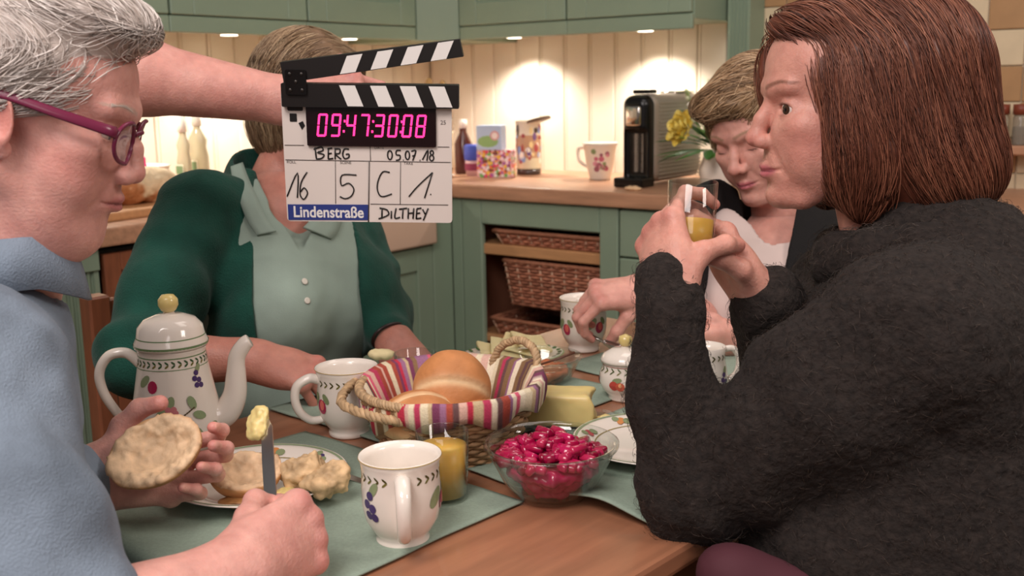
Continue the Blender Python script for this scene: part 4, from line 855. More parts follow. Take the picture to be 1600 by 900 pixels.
class Hand:
    """five fingers with bends, thumb from the side of the palm. f: wrist to knuckles, s: thumb side, n: out of the palm"""
    def __init__(h, S, wrist, f, s, right, curls, thumb, sc=1., spread=.06, fore=None, wr=.026):
        f = nrm(f); s = nrm(np.asarray(s)-f*(np.asarray(s)@f)); n = np.cross(s, f) if right else np.cross(f, s); h.f, h.s, h.n, h.w = f, s, n, np.asarray(wrist); h.nails = []; h.sc = sc; h.tips = []
        L = lambda a, b, c: h.w+sc*(f*a+s*b+n*c); h.L = L
        S.cone(L(.0, .0, 0), L(.05, .006, .0), wr*sc, .030*sc, .02, fl=(n, .62)); S.cone(L(.045, .018, .001), L(.088, .026, 0), .019*sc, .0145*sc, .012, fl=(n, .8)); S.cone(L(.045, -.014, .001), L(.082, -.026, 0), .018*sc, .013*sc, .012, fl=(n, .8)); S.cone(L(.05, .0, .0), L(.088, .0, -.001), .019*sc, .0145*sc, .012, fl=(n, .8))
        S.ell(L(.030, .022, .010), np.array((.030, .016, .016))*sc, np.stack([f, s, n], 1), .012); S.ell(L(.035, -.022, .008), np.array((.034, .012, .013))*sc, np.stack([f, s, n], 1), .012)
        base = [(.092, .0275, -.001), (.096, .0085, -.002), (.091, -.0105, -.002), (.083, -.0275, 0)]; ln = [(.044, .026, .021), (.048, .030, .022), (.045, .028, .021), (.035, .021, .019)]; rd = [.0092, .0094, .0088, .0078]
        for i in range(4):
            p = L(*base[i]); sp = spread*(1.4, .4, -.5, -1.5)[i]; fd = nrm(f+s*sp); a = 0.; r = rd[i]*sc; S.ell(p-n*.002*sc, r*1.18, k=.008)
            for j in range(3):
                a += math.radians(curls[i][j]); d = fd*math.cos(a)+n*math.sin(a); q = p+d*ln[i][j]*sc; r2 = r*(.90 if j < 2 else .84); S.cone(p, q, r, r2, .0028); dn = -fd*math.sin(a)+n*math.cos(a); p = q; r = r2
            h.tips.append(p); h.nails.append((p-dn*r*.85-d*.001, np.stack([d, np.cross(dn, d), dn], 1), sc))
        p = L(.022, .024, .008); r = .0145*sc
        for j, t in enumerate(thumb):
            q = L(*t); r2 = (.0118, .0104, .0088)[j]*sc; S.cone(p, q, r, r2, .006); d = nrm(q-p); p = q; r = r2
        dn = nrm(n-d*(n@d)); h.tips.append(p); h.nails.append((p-dn*r*.8, np.stack([d, np.cross(dn, d), dn], 1), sc*1.1))
        if fore is not None: S.cone(L(.008, 0, 0), np.asarray(fore[0]), wr*sc*.98, fore[1], .02)
def skin_cols(V, base, seed=0, head=None, hands=()):
    c = np.array(lin(base)[:3])[None]*(1+(.10*fbm(V*35, seed, 3)+.07*fbm(V*150, seed+3, 2))[:, None]*np.array([.6, 1, 1])); c = np.clip(c, 0, 1)
    if head:
        for p, r, col, R, soft, amt in head.P: c = paint(c, V, p, r, col, R, soft, amt)
    for h in hands:
        for k in (.02, .055, .088): pass
        for i, b in enumerate(((.092, .0275), (.096, .0085), (.091, -.0105), (.083, -.0275))): c = paint(c, V, h.L(b[0], b[1], -.012), (.013*h.sc,)*3, 'b8605c', None, .9, .35)
        for t in h.tips: c = paint(c, V, t, (.016*h.sc,)*3, 'c0605c', None, .9, .4)
        for p, R, sc in h.nails: c = paint(c, V, p, (.0060*sc, .0052*sc, .004*sc), 'd9a090', R, .3, .8)
    return c
def person_thing(label, loc): return thing('person', label, 'person', loc)
def body_mesh(th, parts, base, seed, head=None, hands=()):
    vf = merge(*parts); c = skin_cols(vf[0], base, seed, head, hands); o = np.array(th.location); return mk('body', (vf[0]-o, vf[1]), M_SKIN, th, cols=c)
def wear(name, th, vf, m, cols=None, label=None):
    o = np.array(th.location); q = mk(name, (np.asarray(vf[0])-o, vf[1]), m, th, cols=cols)
    if label: q['label'] = label
    return q
def eyeballs(th, hd, iris='4a3428', gaze=(1, 0, 0)):
    o = np.array(th.location); g = nrm(gaze)
    for c in hd.eyes:
        d = nrm(hd.R@g); a = nrm(np.cross(d, (0.1, .2, 1))); b = np.cross(d, a); r = .0133*hd.k; V = []; C = []; Fs = []; n = 20; ang = [0.001, .14, .17, .26, .36, .42, .47, .7, 1.1, 1.7, 2.5, 3.13]
        for j, t in enumerate(ang):
            for i in range(n): q = 2*math.pi*i/n; V.append(c-o+r*(math.cos(t)*d+math.sin(t)*(math.cos(q)*a+math.sin(q)*b))); C.append(lin('080606' if t < .16 else (iris if t < .45 else 'd8c8c0'))[:3])
        Fs = [[j*n+i, j*n+(i+1) % n, (j+1)*n+(i+1) % n, (j+1)*n+i] for j in range(len(ang)-1) for i in range(n)]
        mk('eye', (np.array(V), Fs), mat('eyeball', 'ffffff', .08, attr='col', coat=.5), th, cols=np.array(C))
def hair_strands(th, S, roots, flow, step, K, rad, pal, seed=0, lift=(.0, .004), lenvar=.5, wob=.25, label=None, name='hair_strands'):
    rg = np.random.default_rng(seed); P = roots.copy(); N = len(P); out = [P.copy()]; off = rg.uniform(lift[0], lift[1], N); st = step*(1-lenvar*rg.random(N)); P = S.project(P, off); out = [P.copy()]; pers = rg.normal(0, wob, (N, 3))
    for k in range(K-1):
        n = S.grad(P); d = flow(P)+pers; d = d-n*(d*n).sum(1)[:, None]; d /= np.linalg.norm(d, axis=1)[:, None]+1e-9; P = P+d*st[:, None]; o2 = off*(1+.4*k/K); e = S.eval(P); P = P-S.grad(P)*(e-o2)[:, None]*.9; out.append(P.copy())
    pal = np.array([lin(c)[:3] for c in pal]); cl = np.clip(noise3(roots*60, seed)*.5+.5+rg.normal(0, .22, N), 0, .999)*(len(pal)-1); i = cl.astype(int); f = (cl-i)[:, None]; cols = pal[i]*(1-f)+pal[np.minimum(i+1, len(pal)-1)]*f; cols *= rg.uniform(.75, 1.2, N)[:, None]
    vf, C = strands(np.stack(out, 1), rad*rg.uniform(.6, 1.3, N), np.clip(cols, 0, 1)); o = np.array(th.location); q = mk(name, (vf[0]-o, vf[1]), M_HAIR, th, cols=C); q['kind'] = 'stuff'; return q
def surf_samples(vf, n, seed, keep=None):
    v, f = vf; rg = np.random.default_rng(seed); A = np.linalg.norm(np.cross(v[f[:, 2]]-v[f[:, 0]], v[f[:, 3]]-v[f[:, 1]]), axis=1); i = rg.choice(len(f), n, p=A/A.sum()); a, b = rg.random((n, 1)), rg.random((n, 1)); q = f[i]
    P = (v[q[:, 0]]*(1-a)+v[q[:, 1]]*a)*(1-b)+(v[q[:, 3]]*(1-a)+v[q[:, 2]]*a)*b; return P[keep(P)] if keep is not None else P
def fuzz(th, vf, n, L, rad, pal, seed, droop=.5, name='knit_fibres'):
    rg = np.random.default_rng(seed); v, f = vf; nr = vnormals(v, f); A = np.linalg.norm(np.cross(v[f[:, 2]]-v[f[:, 0]], v[f[:, 3]]-v[f[:, 1]]), axis=1); i = rg.choice(len(f), n, p=A/A.sum()); q = f[i]; w = rg.dirichlet((1, 1, 1, 1), n); P = (v[q]*w[..., None]).sum(1); N = nr[q].mean(1)
    d = rg.normal(0, 1, (n, 3)); d -= N*(d*N).sum(1)[:, None]; d /= np.linalg.norm(d, axis=1)[:, None]; ll = (L*rg.uniform(.4, 1.2, n))[:, None]; g = np.array([0, 0, -1.])
    pts = np.stack([P-N*.001, P+N*ll*.22+d*ll*.25, P+N*ll*.30+d*ll*.6+g*ll*.1*droop, P+N*ll*.22+d*ll*.95+g*ll*.3*droop], 1); pal = np.array([lin(c)[:3] for c in pal]); vf2, C = strands(pts, rad, pal[rg.integers(0, len(pal), n)]); o = np.array(th.location); m = mk(name, (vf2[0]-o, vf2[1]), M_HAIR, th, cols=C); m['kind'] = 'stuff'; return m
G = np.array([0, 0, -1.])

# ------------------------------------------------------------------ dark haired woman, right
def legs(S, hip, F, spread=.1, zf=.05, reach=.38, r=.1):
    for y in (-1, 1):
        h = np.asarray(hip)+F[:, 1]*.08*y; f2 = nrm(F[:, 0]*np.array([1, 1, 0])); kn = np.array([*(h+f2*reach+F[:, 1]*(spread-.08)*y)[:2], .50]); an_ = np.array([*(kn-f2*.03)[:2], zf+.06]); S.chain([h, kn, an_], [r, .072, .05], .02); S.cone(an_-np.array([0, 0, .055]), an_+f2*.15-np.array([0, 0, .06]), .048, .038, .02)
    return S
DEN = mat('denim', '818f9f', .88, var=.42, scale=13, bump=.35, bscale=500)
M_KNIT = mat('dark_knit', '120c0a', .95, var=.5, scale=130, bump=1.0, bscale=150, col2='2b221e')
HD = Head(W(1322, 163, 1.245), frame(-90, 1, 0), 1.05, skin='cf9484', lip='b8606c', brow='7a5040', smile=.6, openness=.95, nose=-.003)
nb = W(1400, 400, 1.25); HD.neck(nb, .047, .055)
pD = person_thing('woman with auburn bob in a dark knit sweater holding a juice glass', (.62, .99, 0))
shN, elN, wrN = W(1420, 545, 1.08), W(1080, 770, 1.11), W(1046, 476, 1.12); shF, elF, wrF = W(1330, 470, 1.36), W(1235, 610, 1.31), W(1186, 462, 1.22)
FR = frame(-60); chest = W(1480, 620, 1.22); hip = np.array([.62, .99, .55])
GL = W(1080, 345, 1.165)        # centre of the held glass
gup = nrm(UP*1.0+RT*.06+FW*.05)
H = SDF(); rot = lambda a, x, y: math.cos(a)*x+math.sin(a)*y
fN = nrm(UP*.88-RT*.06+FW*.46); nN = nrm(RT*.80+FW*.45-UP*.2); nN = nrm(nN-fN*(nN@fN))
handN = Hand(H, wrN+UP*.006, fN, np.cross(nN, fN), False, [(30, 50, 35), (42, 55, 35), (50, 55, 35), (55, 55, 30)], [(.046, .040, .024), (.060, .046, .054), (.068, .040, .080)], .95, .05, (elN*.5+wrN*.5, .036), .027)
fF = nrm(UP*.80-RT*.62-FW*.10); nF = nrm(-RT*.75-UP*.55-FW*.25); nF = nrm(nF-fF*(nF@fF))
handF = Hand(H, wrF, fF, np.cross(fF, nF), True, [(28, 45, 30), (35, 48, 30), (42, 50, 30), (48, 50, 30)], [(.050, .044, .020), (.075, .050, .034), (.090, .044, .048)], 0.95, .05, (elF*.5+wrF*.5, .036), .027)
TS = SDF(); TS.cone(nb, chest, .05, .09, .03); TS.cone(chest, hip, .09, .09, .03)
LG = legs(SDF(), hip, FR, .12); LG.chain([hip+FR[:, 1]*.06, W(1140, 900, 1.06), W(1144, 1300, 1.06)], [.085, .031, .034], .02)
body_mesh(pD, [HD.S.mesh(.0018), H.mesh(.0018), TS.mesh(.008)], HD.skin, 1, HD, (handN, handF)); eyeballs(pD, HD, '3a2418', (1, .55, -.02))
wear('trousers', pD, displace(LG.mesh(.007), .003, 14, 3), mat('mauve_trousers', '4c222c', .8))
SW = SDF(); sp_dir = FR[:, 0]
SW.cone(chest+np.array([0, 0, -.02]), hip, .165, .185, .05, fl=(sp_dir, .72)); SW.cone(shN*.8+chest*.2+FR[:, 0]*-.02, shF*.8+chest*.2, .085, .085, .07); SW.ell(W(1500, 520, 1.2), (.14, .13, .14), k=.07)
SW.cone(W(1440, 400, 1.25), chest, .075, .15, .07); SW.ell(W(1320, 850, 1.15), (.105, .105, .13), k=.06); SW.ell(W(1420, 800, 1.15), (.14, .13, .15), k=.06); SW.cone(W(1305, 900, 1.12), W(1520, 980, 1.12), .085, .12, .05)
SW.chain([shN, shN*.62+elN*.38, shN*.3+elN*.7, elN+RT*.004], [.105, .085, .058, .050], .035); SW.chain([elN, W(1044, 630, 1.115), wrN-fN*.008], [.050, .0395, .0345], .03); SW.cone(wrN-fN*.01, wrN+fN*.024, .0345, .0345, .006)
SW.chain([shF, elF], [.08, .052], .03); SW.chain([elF, wrF-fF*.012], [.050, .043], .03)

swm = SW.mesh(.0045); v, f = swm; nv = vnormals(v, f)
ax = nrm(shN-elN); tt = v@ax; fold = np.sin(tt*95+3*noise3(v*9, 2))*.0022*smoothstep(.20, .05, np.linalg.norm(v-(elN*.8+shN*.2), axis=1)); swm = (v+nv*(fold+.0055*fbm(v*16, 4, 3)+.0016*noise3(v*120, 7))[:, None], f)
sweater = wear('sweater', pD, swm, M_KNIT, label='dark brown grey fluffy knit sweater')
CO = SDF(); cc_ = W(1428, 392, 1.245)
for k in range(10):
    a0, a1 = 2*math.pi*k/10, 2*math.pi*(k+1)/10; pt = lambda a: cc_+FR[:, 0]*(.085*math.cos(a))+FR[:, 1]*(.10*math.sin(a))+np.array([0, 0, 1])*(.005-.02*math.cos(a)); CO.cone(pt(a0), pt(a1), .033, .033, .02)
com = displace(CO.mesh(.004), .005, 22, 8, 3); wear('roll_collar', pD, com, M_KNIT)
fuzz(pD, swm, 15000, .013, .00022, ['2a201a', '362a24', '18110e', '44372f'], 5); fuzz(pD, com, 1500, .016, .00022, ['463a34', '2c2422', '544840'], 6)
# hair
HS = SDF(); R_ = HD.R; q = HD.g; k_ = HD.k
HS.ell(q((-.040, 0, .025)), np.array((.118, .096, .108))*k_, R_, .02); HS.ell(q((-.052, 0, -.045)), np.array((.112, .103, .095))*k_, R_, .03); HS.ell(q((-.085, 0, -.075)), np.array((.085, .098, .062))*k_, R_, .03)
for y in (-1, 1): HS.ell(q((.000, y*.068, -.035)), np.array((.032, .026, .085))*k_, R_, .02)
HS.ell(q((.112, 0, -.035)), np.array((.098, .088, .108))*k_, R_, .012, '-'); HS.ell(q((.030, 0, .089)), np.array((.056, .062, .024))*k_, R_, .018); HS.ell(q((.048, -.062, .035)), np.array((.036, .016, .060))*k_, R_, .014); HS.ell(q((.02, 0, -.165)), np.array((.10, .075, .06))*k_, R_, .02, '-')
hm = HS.mesh(.003); v = hm[0]; hv = displace(hm, .003, 30, 5, 2); lv = (v-HD.c)@R_; grv = .0016*np.sin(lv[:, 0]*260+6*noise3(lv*12, 3)+lv[:, 1]*90); hv = (hv[0]+vnormals(*hm)*grv[:, None], hm[1])
hc = np.array(lin('5c3022')[:3])[None]*(1+.3*np.sin(lv[:, :1]*240+5*noise3(lv*10, 2)[:, None])); wear('hair', pD, hv, M_HAIR, np.clip(hc, 0, 1), 'auburn chin length bob')
roots = surf_samples(hm, 9000, 3, lambda P: (((P-HD.c)@R_)[:, 2] > -.075*k_))
def flowD(P):
    l = (P-HD.c)@R_; top = smoothstep(.04, .12, l[:, 2]); loc = np.stack([-.55*smoothstep(.02, -.02, l[:, 0])*0-.25-.35*top, 1.2*np.sign(l[:, 1]+.012)*top, -1.0+.5*top], 1); loc[:, 0] += .35*smoothstep(-.02, -.10, l[:, 2])*np.sign(l[:, 0]+.03); return loc@R_.T
hair_strands(pD, HS, roots, flowD, .0125, 12, .00055, ['4a281c', '683a2a', '84503c', '9c664e'], 3, (.0, .005), .5, .12)

# the juice glass she holds
jg_ = tumbler("glass of orange juice held in both hands by the auburn haired woman", GL-gup*.045, .0275, .088, .046, .94)
jg_.rotation_euler = Vector(gup).to_track_quat('Z', 'Y').to_euler()
# ------------------------------------------------------------------ white haired man, left
HA = Head(W(56, 175, 1.0), frame(82, 15, 0), .965, True, 1., .8, 'd69c90', 'b46a68', 'b8a698', 0., -.013)
nbA = W(-8, 445, 1.03); HA.neck(nbA, .056, .064); HA.S.ell(HA.g((.015, 0, -.120)), np.array((.05, .04, .03))*1.05, HA.R, .02)
pA = person_thing('white haired man in denim shirt and plum glasses at the left edge', (-.52, .80, 0))
FA = frame(45); chA = W(-130, 710, .98); hpA = np.array([-.52, .80, .52])
shR, elR, wrR = W(-72, 610, .87), W(60, 1010, .80), W(368, 908, .915); shL, elL, wrL = W(-60, 540, 1.16), W(0, 830, 1.05), W(140, 748, 1.13)
HH = SDF()
fR = nrm(W(492, 822, .995)-wrR); sR = nrm(UP*.9-RT*.35)
hR = Hand(HH, wrR, fR, sR, True, [(72, 88, 55), (78, 92, 55), (82, 92, 55), (84, 90, 50)], [(.055, .036, .024), (.082, .042, .042), (.100, .030, .046)], 1.02, .02, (elR, .046), .031)
RN = nrm(-FW*.78+UP*.52-RT*.06); RA = nrm(RT*.88+UP*.40+FW*.1); RA = nrm(RA-RN*(RA@RN)); RB = np.cross(RN, RA); RC = W(240, 704, 1.098)
fL = nrm(RT*.95+UP*.06+FW*.22); sL = nrm(UP*.85-RT*.15+FW*.3)
hL = Hand(HH, wrL, fL, sL, False, [(14, 62, 38), (18, 66, 40), (22, 68, 40), (26, 70, 38)], [(.035, .052, .010), (.055, .066, .024), (.078, .066, .040)], 1.0, .06, (elL, .045), .031)
TS = SDF(); TS.cone(nbA, chA, .06, .09, .03); TS.cone(chA, hpA, .09, .09, .03)
body_mesh(pA, [HA.S.mesh(.0018), HH.mesh(.0018), TS.mesh(.008)], HA.skin, 3, HA, (hR, hL)); eyeballs(pA, HA, '5a6a70', (1, 0, -.1))
SH = SDF(); SH.cone(chA+np.array([0, 0, .02]), hpA, .175, .19, .05, fl=(FA[:, 0], .75)); SH.cone(shR*.85+chA*.15, shL*.85+chA*.15, .075, .075, .05); SH.cone(nbA-np.array([0, 0, .04]), chA, .06, .14, .05)
SH.chain([shR, shR*.4+elR*.6, elR], [.085, .072, .062], .04); SH.chain([elR, elR*.8+wrR*.2], [.060, .056], .03); SH.chain([shL, elL], [.08, .06], .04); SH.chain([elL, elL*.3+wrL*.7], [.056, .048], .03)
SH.cone(nbA-np.array([0, 0, .02]), nbA+np.array([0, 0, .12]), .058, .075, .006, op='-')
shm = SH.mesh(.0045); v, f = shm; nv = vnormals(v, f); ax = nrm(elR-shR); t_ = (v-shR)@ax; shm = (v+nv*(.006*fbm(v*11, 3, 3)+.0055*np.sin(t_*48+5*noise3(v*8, 1))*smoothstep(.0, .12, t_)*smoothstep(.20, .10, np.linalg.norm(v-(shR+ax*t_[:, None]), axis=1)))[:, None], f)
wear('trousers', pA, legs(SDF(), hpA, FA, .12).mesh(.008), mat('dark_trousers', '2a2c34', .9))
wear('denim_shirt', pA, shm, DEN, label='faded light blue denim shirt')
CA = SDF(); cc_ = nbA+np.array([0.0, 0, .012]); upA = np.array([0, 0, 1.])
for k in range(12):
    a0, a1 = deg(-160)+deg(320)*k/12, deg(-160)+deg(320)*(k+1)/12; pt = lambda a: cc_-FA[:, 0]*(.070*math.cos(a))*.95+FA[:, 1]*(.078*math.sin(a))+upA*(.012*math.cos(a)-.01); CA.cone(pt(a0), pt(a1), .0095, .0095, .006, fl=(upA, 3.0))
for y in (): pt = cc_+FA[:, 0]*.075+FA[:, 1]*(.036*y)-upA*.02; CA.cone(pt, pt+FA[:, 0]*.03+FA[:, 1]*(.018*y)-upA*.045, .010, .006, .012, fl=(FA[:, 1]*.6*y+FA[:, 0]*.6, .8))
an = np.linspace(deg(-140), deg(140), 40); dr = np.stack([-FA[:, 0]*math.cos(a)*.92+FA[:, 1]*math.sin(a) for a in an]); fw_ = np.clip((np.abs(an)-deg(95))/deg(57), 0, 1)[:, None]
inn = cc_+dr*.066+upA*(.034-.020*fw_); mid_ = cc_+dr*(.079+.006*fw_)+upA*(.040-.022*fw_); out = cc_+dr*(.088+.008*fw_)+upA*(-.006-.030*fw_)
V = np.concatenate([inn, mid_, mid_*.5+out*.5+upA*.004, out]); Q = [[j*40+i, j*40+i+1, (j+1)*40+i+1, (j+1)*40+i] for j in range(3) for i in range(39)]; ob = mk('collar', (V-np.array(pA.location), Q), DEN, pA); md = ob.modifiers.new('t', 'SOLIDIFY'); md.thickness = .004; md.offset = 0
sx_ = nrm(elR-shR); sa1 = nrm(np.cross(sx_, upA)); sa2_ = np.cross(sx_, sa1)
for off_ in ():
    P = np.array([shR+sx_*off_+.11*(math.cos(t)*sa1+math.sin(t)*sa2_) for t in np.linspace(0, 2*math.pi, 60, endpoint=False)]); P = SH.project(P, .0012, 5); mk('seam', tube(P-np.array(pA.location), .0016 if off_ < .2 else .0024, 6, closed=True), mat('denim_seam', 'a3b2c0', .9), pA)
sm = SDF(); ys = [shR+FA[:, 1]*-.02*0+np.array([0, 0, .088])+d for d in (FA[:, 0]*.085-FA[:, 1]*.0, -FA[:, 0]*.085)]
# hair: receding white cap with a forward tuft
HS = SDF(); q = HA.g; k_ = HA.k; R_ = HA.R
HS.ell(q((-.022, 0, .045)), np.array((.104, .083, .088))*k_, R_, .02); HS.ell(q((.045, -.01, .100)), np.array((.055, .058, .030))*k_, R_, .02); HS.ell(q((-.075, 0, -.01)), np.array((.045, .072, .075))*k_, R_, .02)
HS.ell(q((.128, 0, .005)), np.array((.085, .10, .082))*k_, R_, .012, '-'); HS.ell(q((.03, 0, -.07)), np.array((.085, .12, .093))*k_, R_, .012, '-')
hm = HS.mesh(.003); wear('hair', pA, displace(hm, .003, 40, 2, 3), M_HAIR, np.tile(lin('cfc2ba')[:3], (len(hm[0]), 1)), 'short white hair')
def flowA(P):
    l = (P-HA.c)@R_; top = smoothstep(.03, .10, l[:, 2]); return np.stack([.9*top-.5*(1-top), -.5+0*top, -.5*(1-top)], 1)@R_.T
hair_strands(pA, HS, surf_samples(hm, 4500, 5), flowA, .008, 9, .0005, ['a89c94', 'c8bcb4', 'e0d6d0', 'f0e8e2'], 4, (.0, .005), .5, .20)
for y in (-1, 1):   # brows
    pts = np.stack([np.linspace(.088, .074, 40), y*np.linspace(.014, .046, 40), .024+.004*np.sin(np.linspace(0, 2.6, 40))], 1); b = np.array([q(p) for p in pts]); P = np.stack([b, b+R_[:, 0]*.004+R_[:, 2]*.002+R_[:, 1]*y*.003, b+R_[:, 0]*.005+R_[:, 2]*-.001+R_[:, 1]*y*.008], 1); vf, C = strands(P, .0005, np.tile(lin('c8bab0')[:3], (40, 1))); o = np.array(pA.location); mk('eyebrow', (vf[0]-o, vf[1]), M_HAIR, pA, cols=C)
# glasses
M_FRAME = mat('plum_frame', '6e2440', .25); gl = bpy.data.objects.new('glasses', None); link(gl, pA); gl['label'] = 'plum framed glasses'; o = np.array(pA.location)
for y in (-1, 1):
    P = np.array([q((.097-.008*abs(math.cos(a))*(1 if math.cos(a)*y > 0 else .2), y*.034+.0255*math.cos(a), -.006+.0195*math.sin(a)*(1 if math.sin(a) > 0 else 1.05))) for a in np.linspace(0, 2*math.pi, 36, endpoint=False)])-o; mk('rim', tube(P, .0021, 8, closed=True), M_FRAME, gl)
    c = P.mean(0); n = len(P); V = np.concatenate([[c], P]); mk('lens', (V, [[0, 1+i, 1+(i+1) % n] for i in range(n)]), M_GLASS, gl)
    tp_ = smooth_path([q(p)-o for p in ((.089, y*.060, .003), (.080, y*.068, .005), (.04, y*.077, .010), (-.012, y*.081, .016), (-.03, y*.080, .008))], 6); mk('temple', tube(tp_, np.linspace(.0042, .0028, len(tp_)), 8, flat=(1.35, .45)), M_FRAME, gl)
mk('bridge', tube(smooth_path([q(p)-o for p in ((.0965, -.0095, .001), (.101, 0, .004), (.0965, .0095, .001))], 5), .0024, 8), M_FRAME, gl)
# ---- bread and knife in his hands, food on his plate
def half_roll(name, label, loc, a, n, r=(.050, .043, .028), seed=0, group='halved bread rolls'):
    n = nrm(n); a = nrm(np.asarray(a)-n*(np.asarray(a)@n)); R = np.stack([a, np.cross(n, a), n], 1); S = SDF(); S.ell((0, 0, 0), r); S.half((0, 0, .002), (0, 0, 1), .004); S.ell((.004, 0, .009), (r[0]*.80, r[1]*.76, .021), k=.008, op='-')
    v, f = S.mesh(.002); nv = vnormals(v, f); top = smoothstep(-.004, .0, v[:, 2])*smoothstep(1.0, .9, np.hypot(v[:, 0]/r[0], v[:, 1]/r[1])); inn = np.maximum(top, (nv[:, 2] > .3)*1.)
    v = v+nv*(inn*(.0020*fbm(v*150, seed, 3)+.0030*fbm(v*45, seed+2, 2))+(1-inn)*.0012*fbm(v*40, seed+4, 2))[:, None]; cr = np.array(lin('c9935e')[:3]); cb = np.array(lin('dcbb96')[:3]); cc = cr*(1-inn[:, None])+cb*inn[:, None]*(1+.20*fbm(v*120, seed+9, 3)[:, None])
    rim = smoothstep(.90, .99, np.hypot(v[:, 0]/r[0], v[:, 1]/r[1]))[:, None]*.4; cc = cc*(1-rim)+np.array(lin('b98050')[:3])*rim
    o = mk(name, (v, f), M_CRUST, None, loc=loc, cols=np.clip(cc, 0, 1)); o.rotation_euler = Matrix([list(r_) for r_ in R]).to_euler(); return tag(o, label, 'bread roll', group)
half_roll('roll_half', "hollowed bread roll half in the man's raised hand", RC, RA, RN, (.050, .040, .026), 1)
half_roll('roll_half', "bread roll half lying cut side up on the man's plate", T(384, 735, .792), (1, .2, 0), (.05, -.25, 1), (.041, .038, .030), 2)
for i, (u, v_, z, r, sd) in enumerate(((472, 738, .785, (.024, .020, .020), 3), (505, 752, .780, (.024, .02, .016), 5))):
    v, f = displace(SDF().ell((0, 0, 0), r).ell((.012, .006, .01), (.014, .014, .012)).mesh(.002), .006, 70, sd, 4); cc = np.clip(np.array(lin('cfae84')[:3])*(1+.45*fbm(v*80, sd, 3)[:, None]), 0, 1); tag(mk('bread_piece', (v, f), M_CRUST, None, loc=T(u, v_, z), cols=cc), ("torn crumbly bread piece beside the roll half on the man's plate", "torn crumbly bread piece at the right rim of the man's plate")[i], 'bread', 'torn bread pieces')
tag(mk('meat_spread', displace(SDF().ell((0, 0, 0), (.024, .014, .006)).mesh(.002), .002, 80, 2), mat('spread', 'a87848', .5, var=.3, scale=90), None, loc=T(376, 784, .767)), "brown smear of meat spread on the man's plate", 'spread')
tag(mk('butter_curl', displace(SDF().ell((0, 0, 0), (.016, .010, .007)).mesh(.002), .003, 120, 2), MATS['butter'], None, loc=T(452, 772, .768)), "small butter curl on the man's plate beside the knife hand", 'butter')
kb, kt = W(425, 812, 1.005), W(416, 655, 1.075); kd = nrm(kt-kb); kn = thing('butter_knife', "steel knife held upright in the man's fist with butter on its tip", 'knife', kb)
ks = RT*.88-FW*.47; ks = nrm(ks-kd*(ks@kd)); kn_n = np.cross(kd, ks); Rk = np.stack([ks, kn_n, kd], 1); Lk = np.linalg.norm(kt-kb)
mk('blade', xf(prism([(-.0068, .01), (-.0072, Lk*.6), (-.006, Lk), (.002, Lk*1.02), (.0065, Lk*.9), (.0065, .01)], -.0008, .0008), Rk@np.array([[1, 0, 0], [0, 0, 1], [0, 1, 0]])), M_STEEL, kn, smooth=False)
mk('handle', tube(np.array([kd*-.085, kd*-.04, kd*.012]), [.0075, .0075, .005], 10, flat=(1, .7)), M_STEEL, kn)
S = SDF(); S.ell((-.010, -.002, 0), (.013, .006, .018), k=.008); S.ell((-.002, -.002, .010), (.008, .006, .010), k=.008); v, f = displace(S.mesh(.0018), .003, 110, 3, 3); tag(mk('butter_lump', (v@Rk.T, f), MATS['butter'], None, loc=kt-kd*.004), 'lump of butter on the tip of the raised knife', 'butter')

# ------------------------------------------------------------------ woman in green cardigan, behind the slate
HB = Head(W(484, 168, 1.83), frame(140, 14, 0), .98, skin='b97c6c'); nbB = W(440, 285, 1.86); HB.neck(nbB, .046, .056)
pB = person_thing('woman in dark green cardigan whose face the slate hides', (-.52, 1.93, 0))
FB = frame(132, 4); chB = W(445, 440, 1.84); hpB = W(400, 690, 1.92); shR, elR, wrR = W(305, 330, 1.72), W(218, 560, 1.57), W(395, 560, 1.56); shL, elL, wrL = W(540, 355, 1.95), W(598, 500, 1.93), W(614, 532, 1.76)
HH = SDF()
fR = nrm(RT*.93-UP*.28+FW*.05); hR = Hand(HH, wrR, fR, UP*.55+FW*.75, True, [(25, 40, 25), (35, 45, 30), (45, 50, 30), (50, 50, 30)], [(.050, .036, .022), (.080, .030, .034), (.102, .018, .040)], 1.0, .03, (elR, .045), .029)
fL = nrm(RT*.52-UP*.55-FW*.55); hL = Hand(HH, wrL, fL, -RT*.75-UP*.4-FW*.2, False, [(35, 45, 25), (38, 45, 30), (40, 45, 30), (42, 45, 30)], [(.046, .040, .024), (.070, .046, .042), (.090, .034, .056)], .98, .05, (elL, .042), .027)
TS = SDF(); TS.cone(nbB, chB, .052, .10, .03); TS.cone(chB, hpB, .10, .10, .03)
TS.ell(nbB-np.array([0, 0, .05])+FB[:, 0]*.02, (.085, .085, .06), k=.04)
body_mesh(pB, [HB.S.mesh(.0025), HH.mesh(.0022), TS.mesh(.006)], HB.skin, 5, HB, (hR, hL)); eyeballs(pB, HB)
PO = SDF(); M_POLO = mat('polo_jersey', '8e9f94', .85, var=.08, scale=20, bump=.15, bscale=700); upv = np.array([0, 0, 1.])
PO.cone(nbB-upv*.055, chB, .085, .150, .06, fl=(FB[:, 0], .75)); PO.cone(chB, hpB, .160, .185, .06, fl=(FB[:, 0], .80)); PO.cone(shR*.8+nbB*.2-upv*.02, shL*.8+nbB*.2-upv*.02, .06, .06, .05)
for y in (-1, 1): PO.ell(chB+FB[:, 0]*.085+FB[:, 1]*.072*y-upv*.03, (.078, .078, .08), k=.05)
PO.ell(hpB+FB[:, 0]*.07+upv*.08, (.14, .14, .12), k=.06)
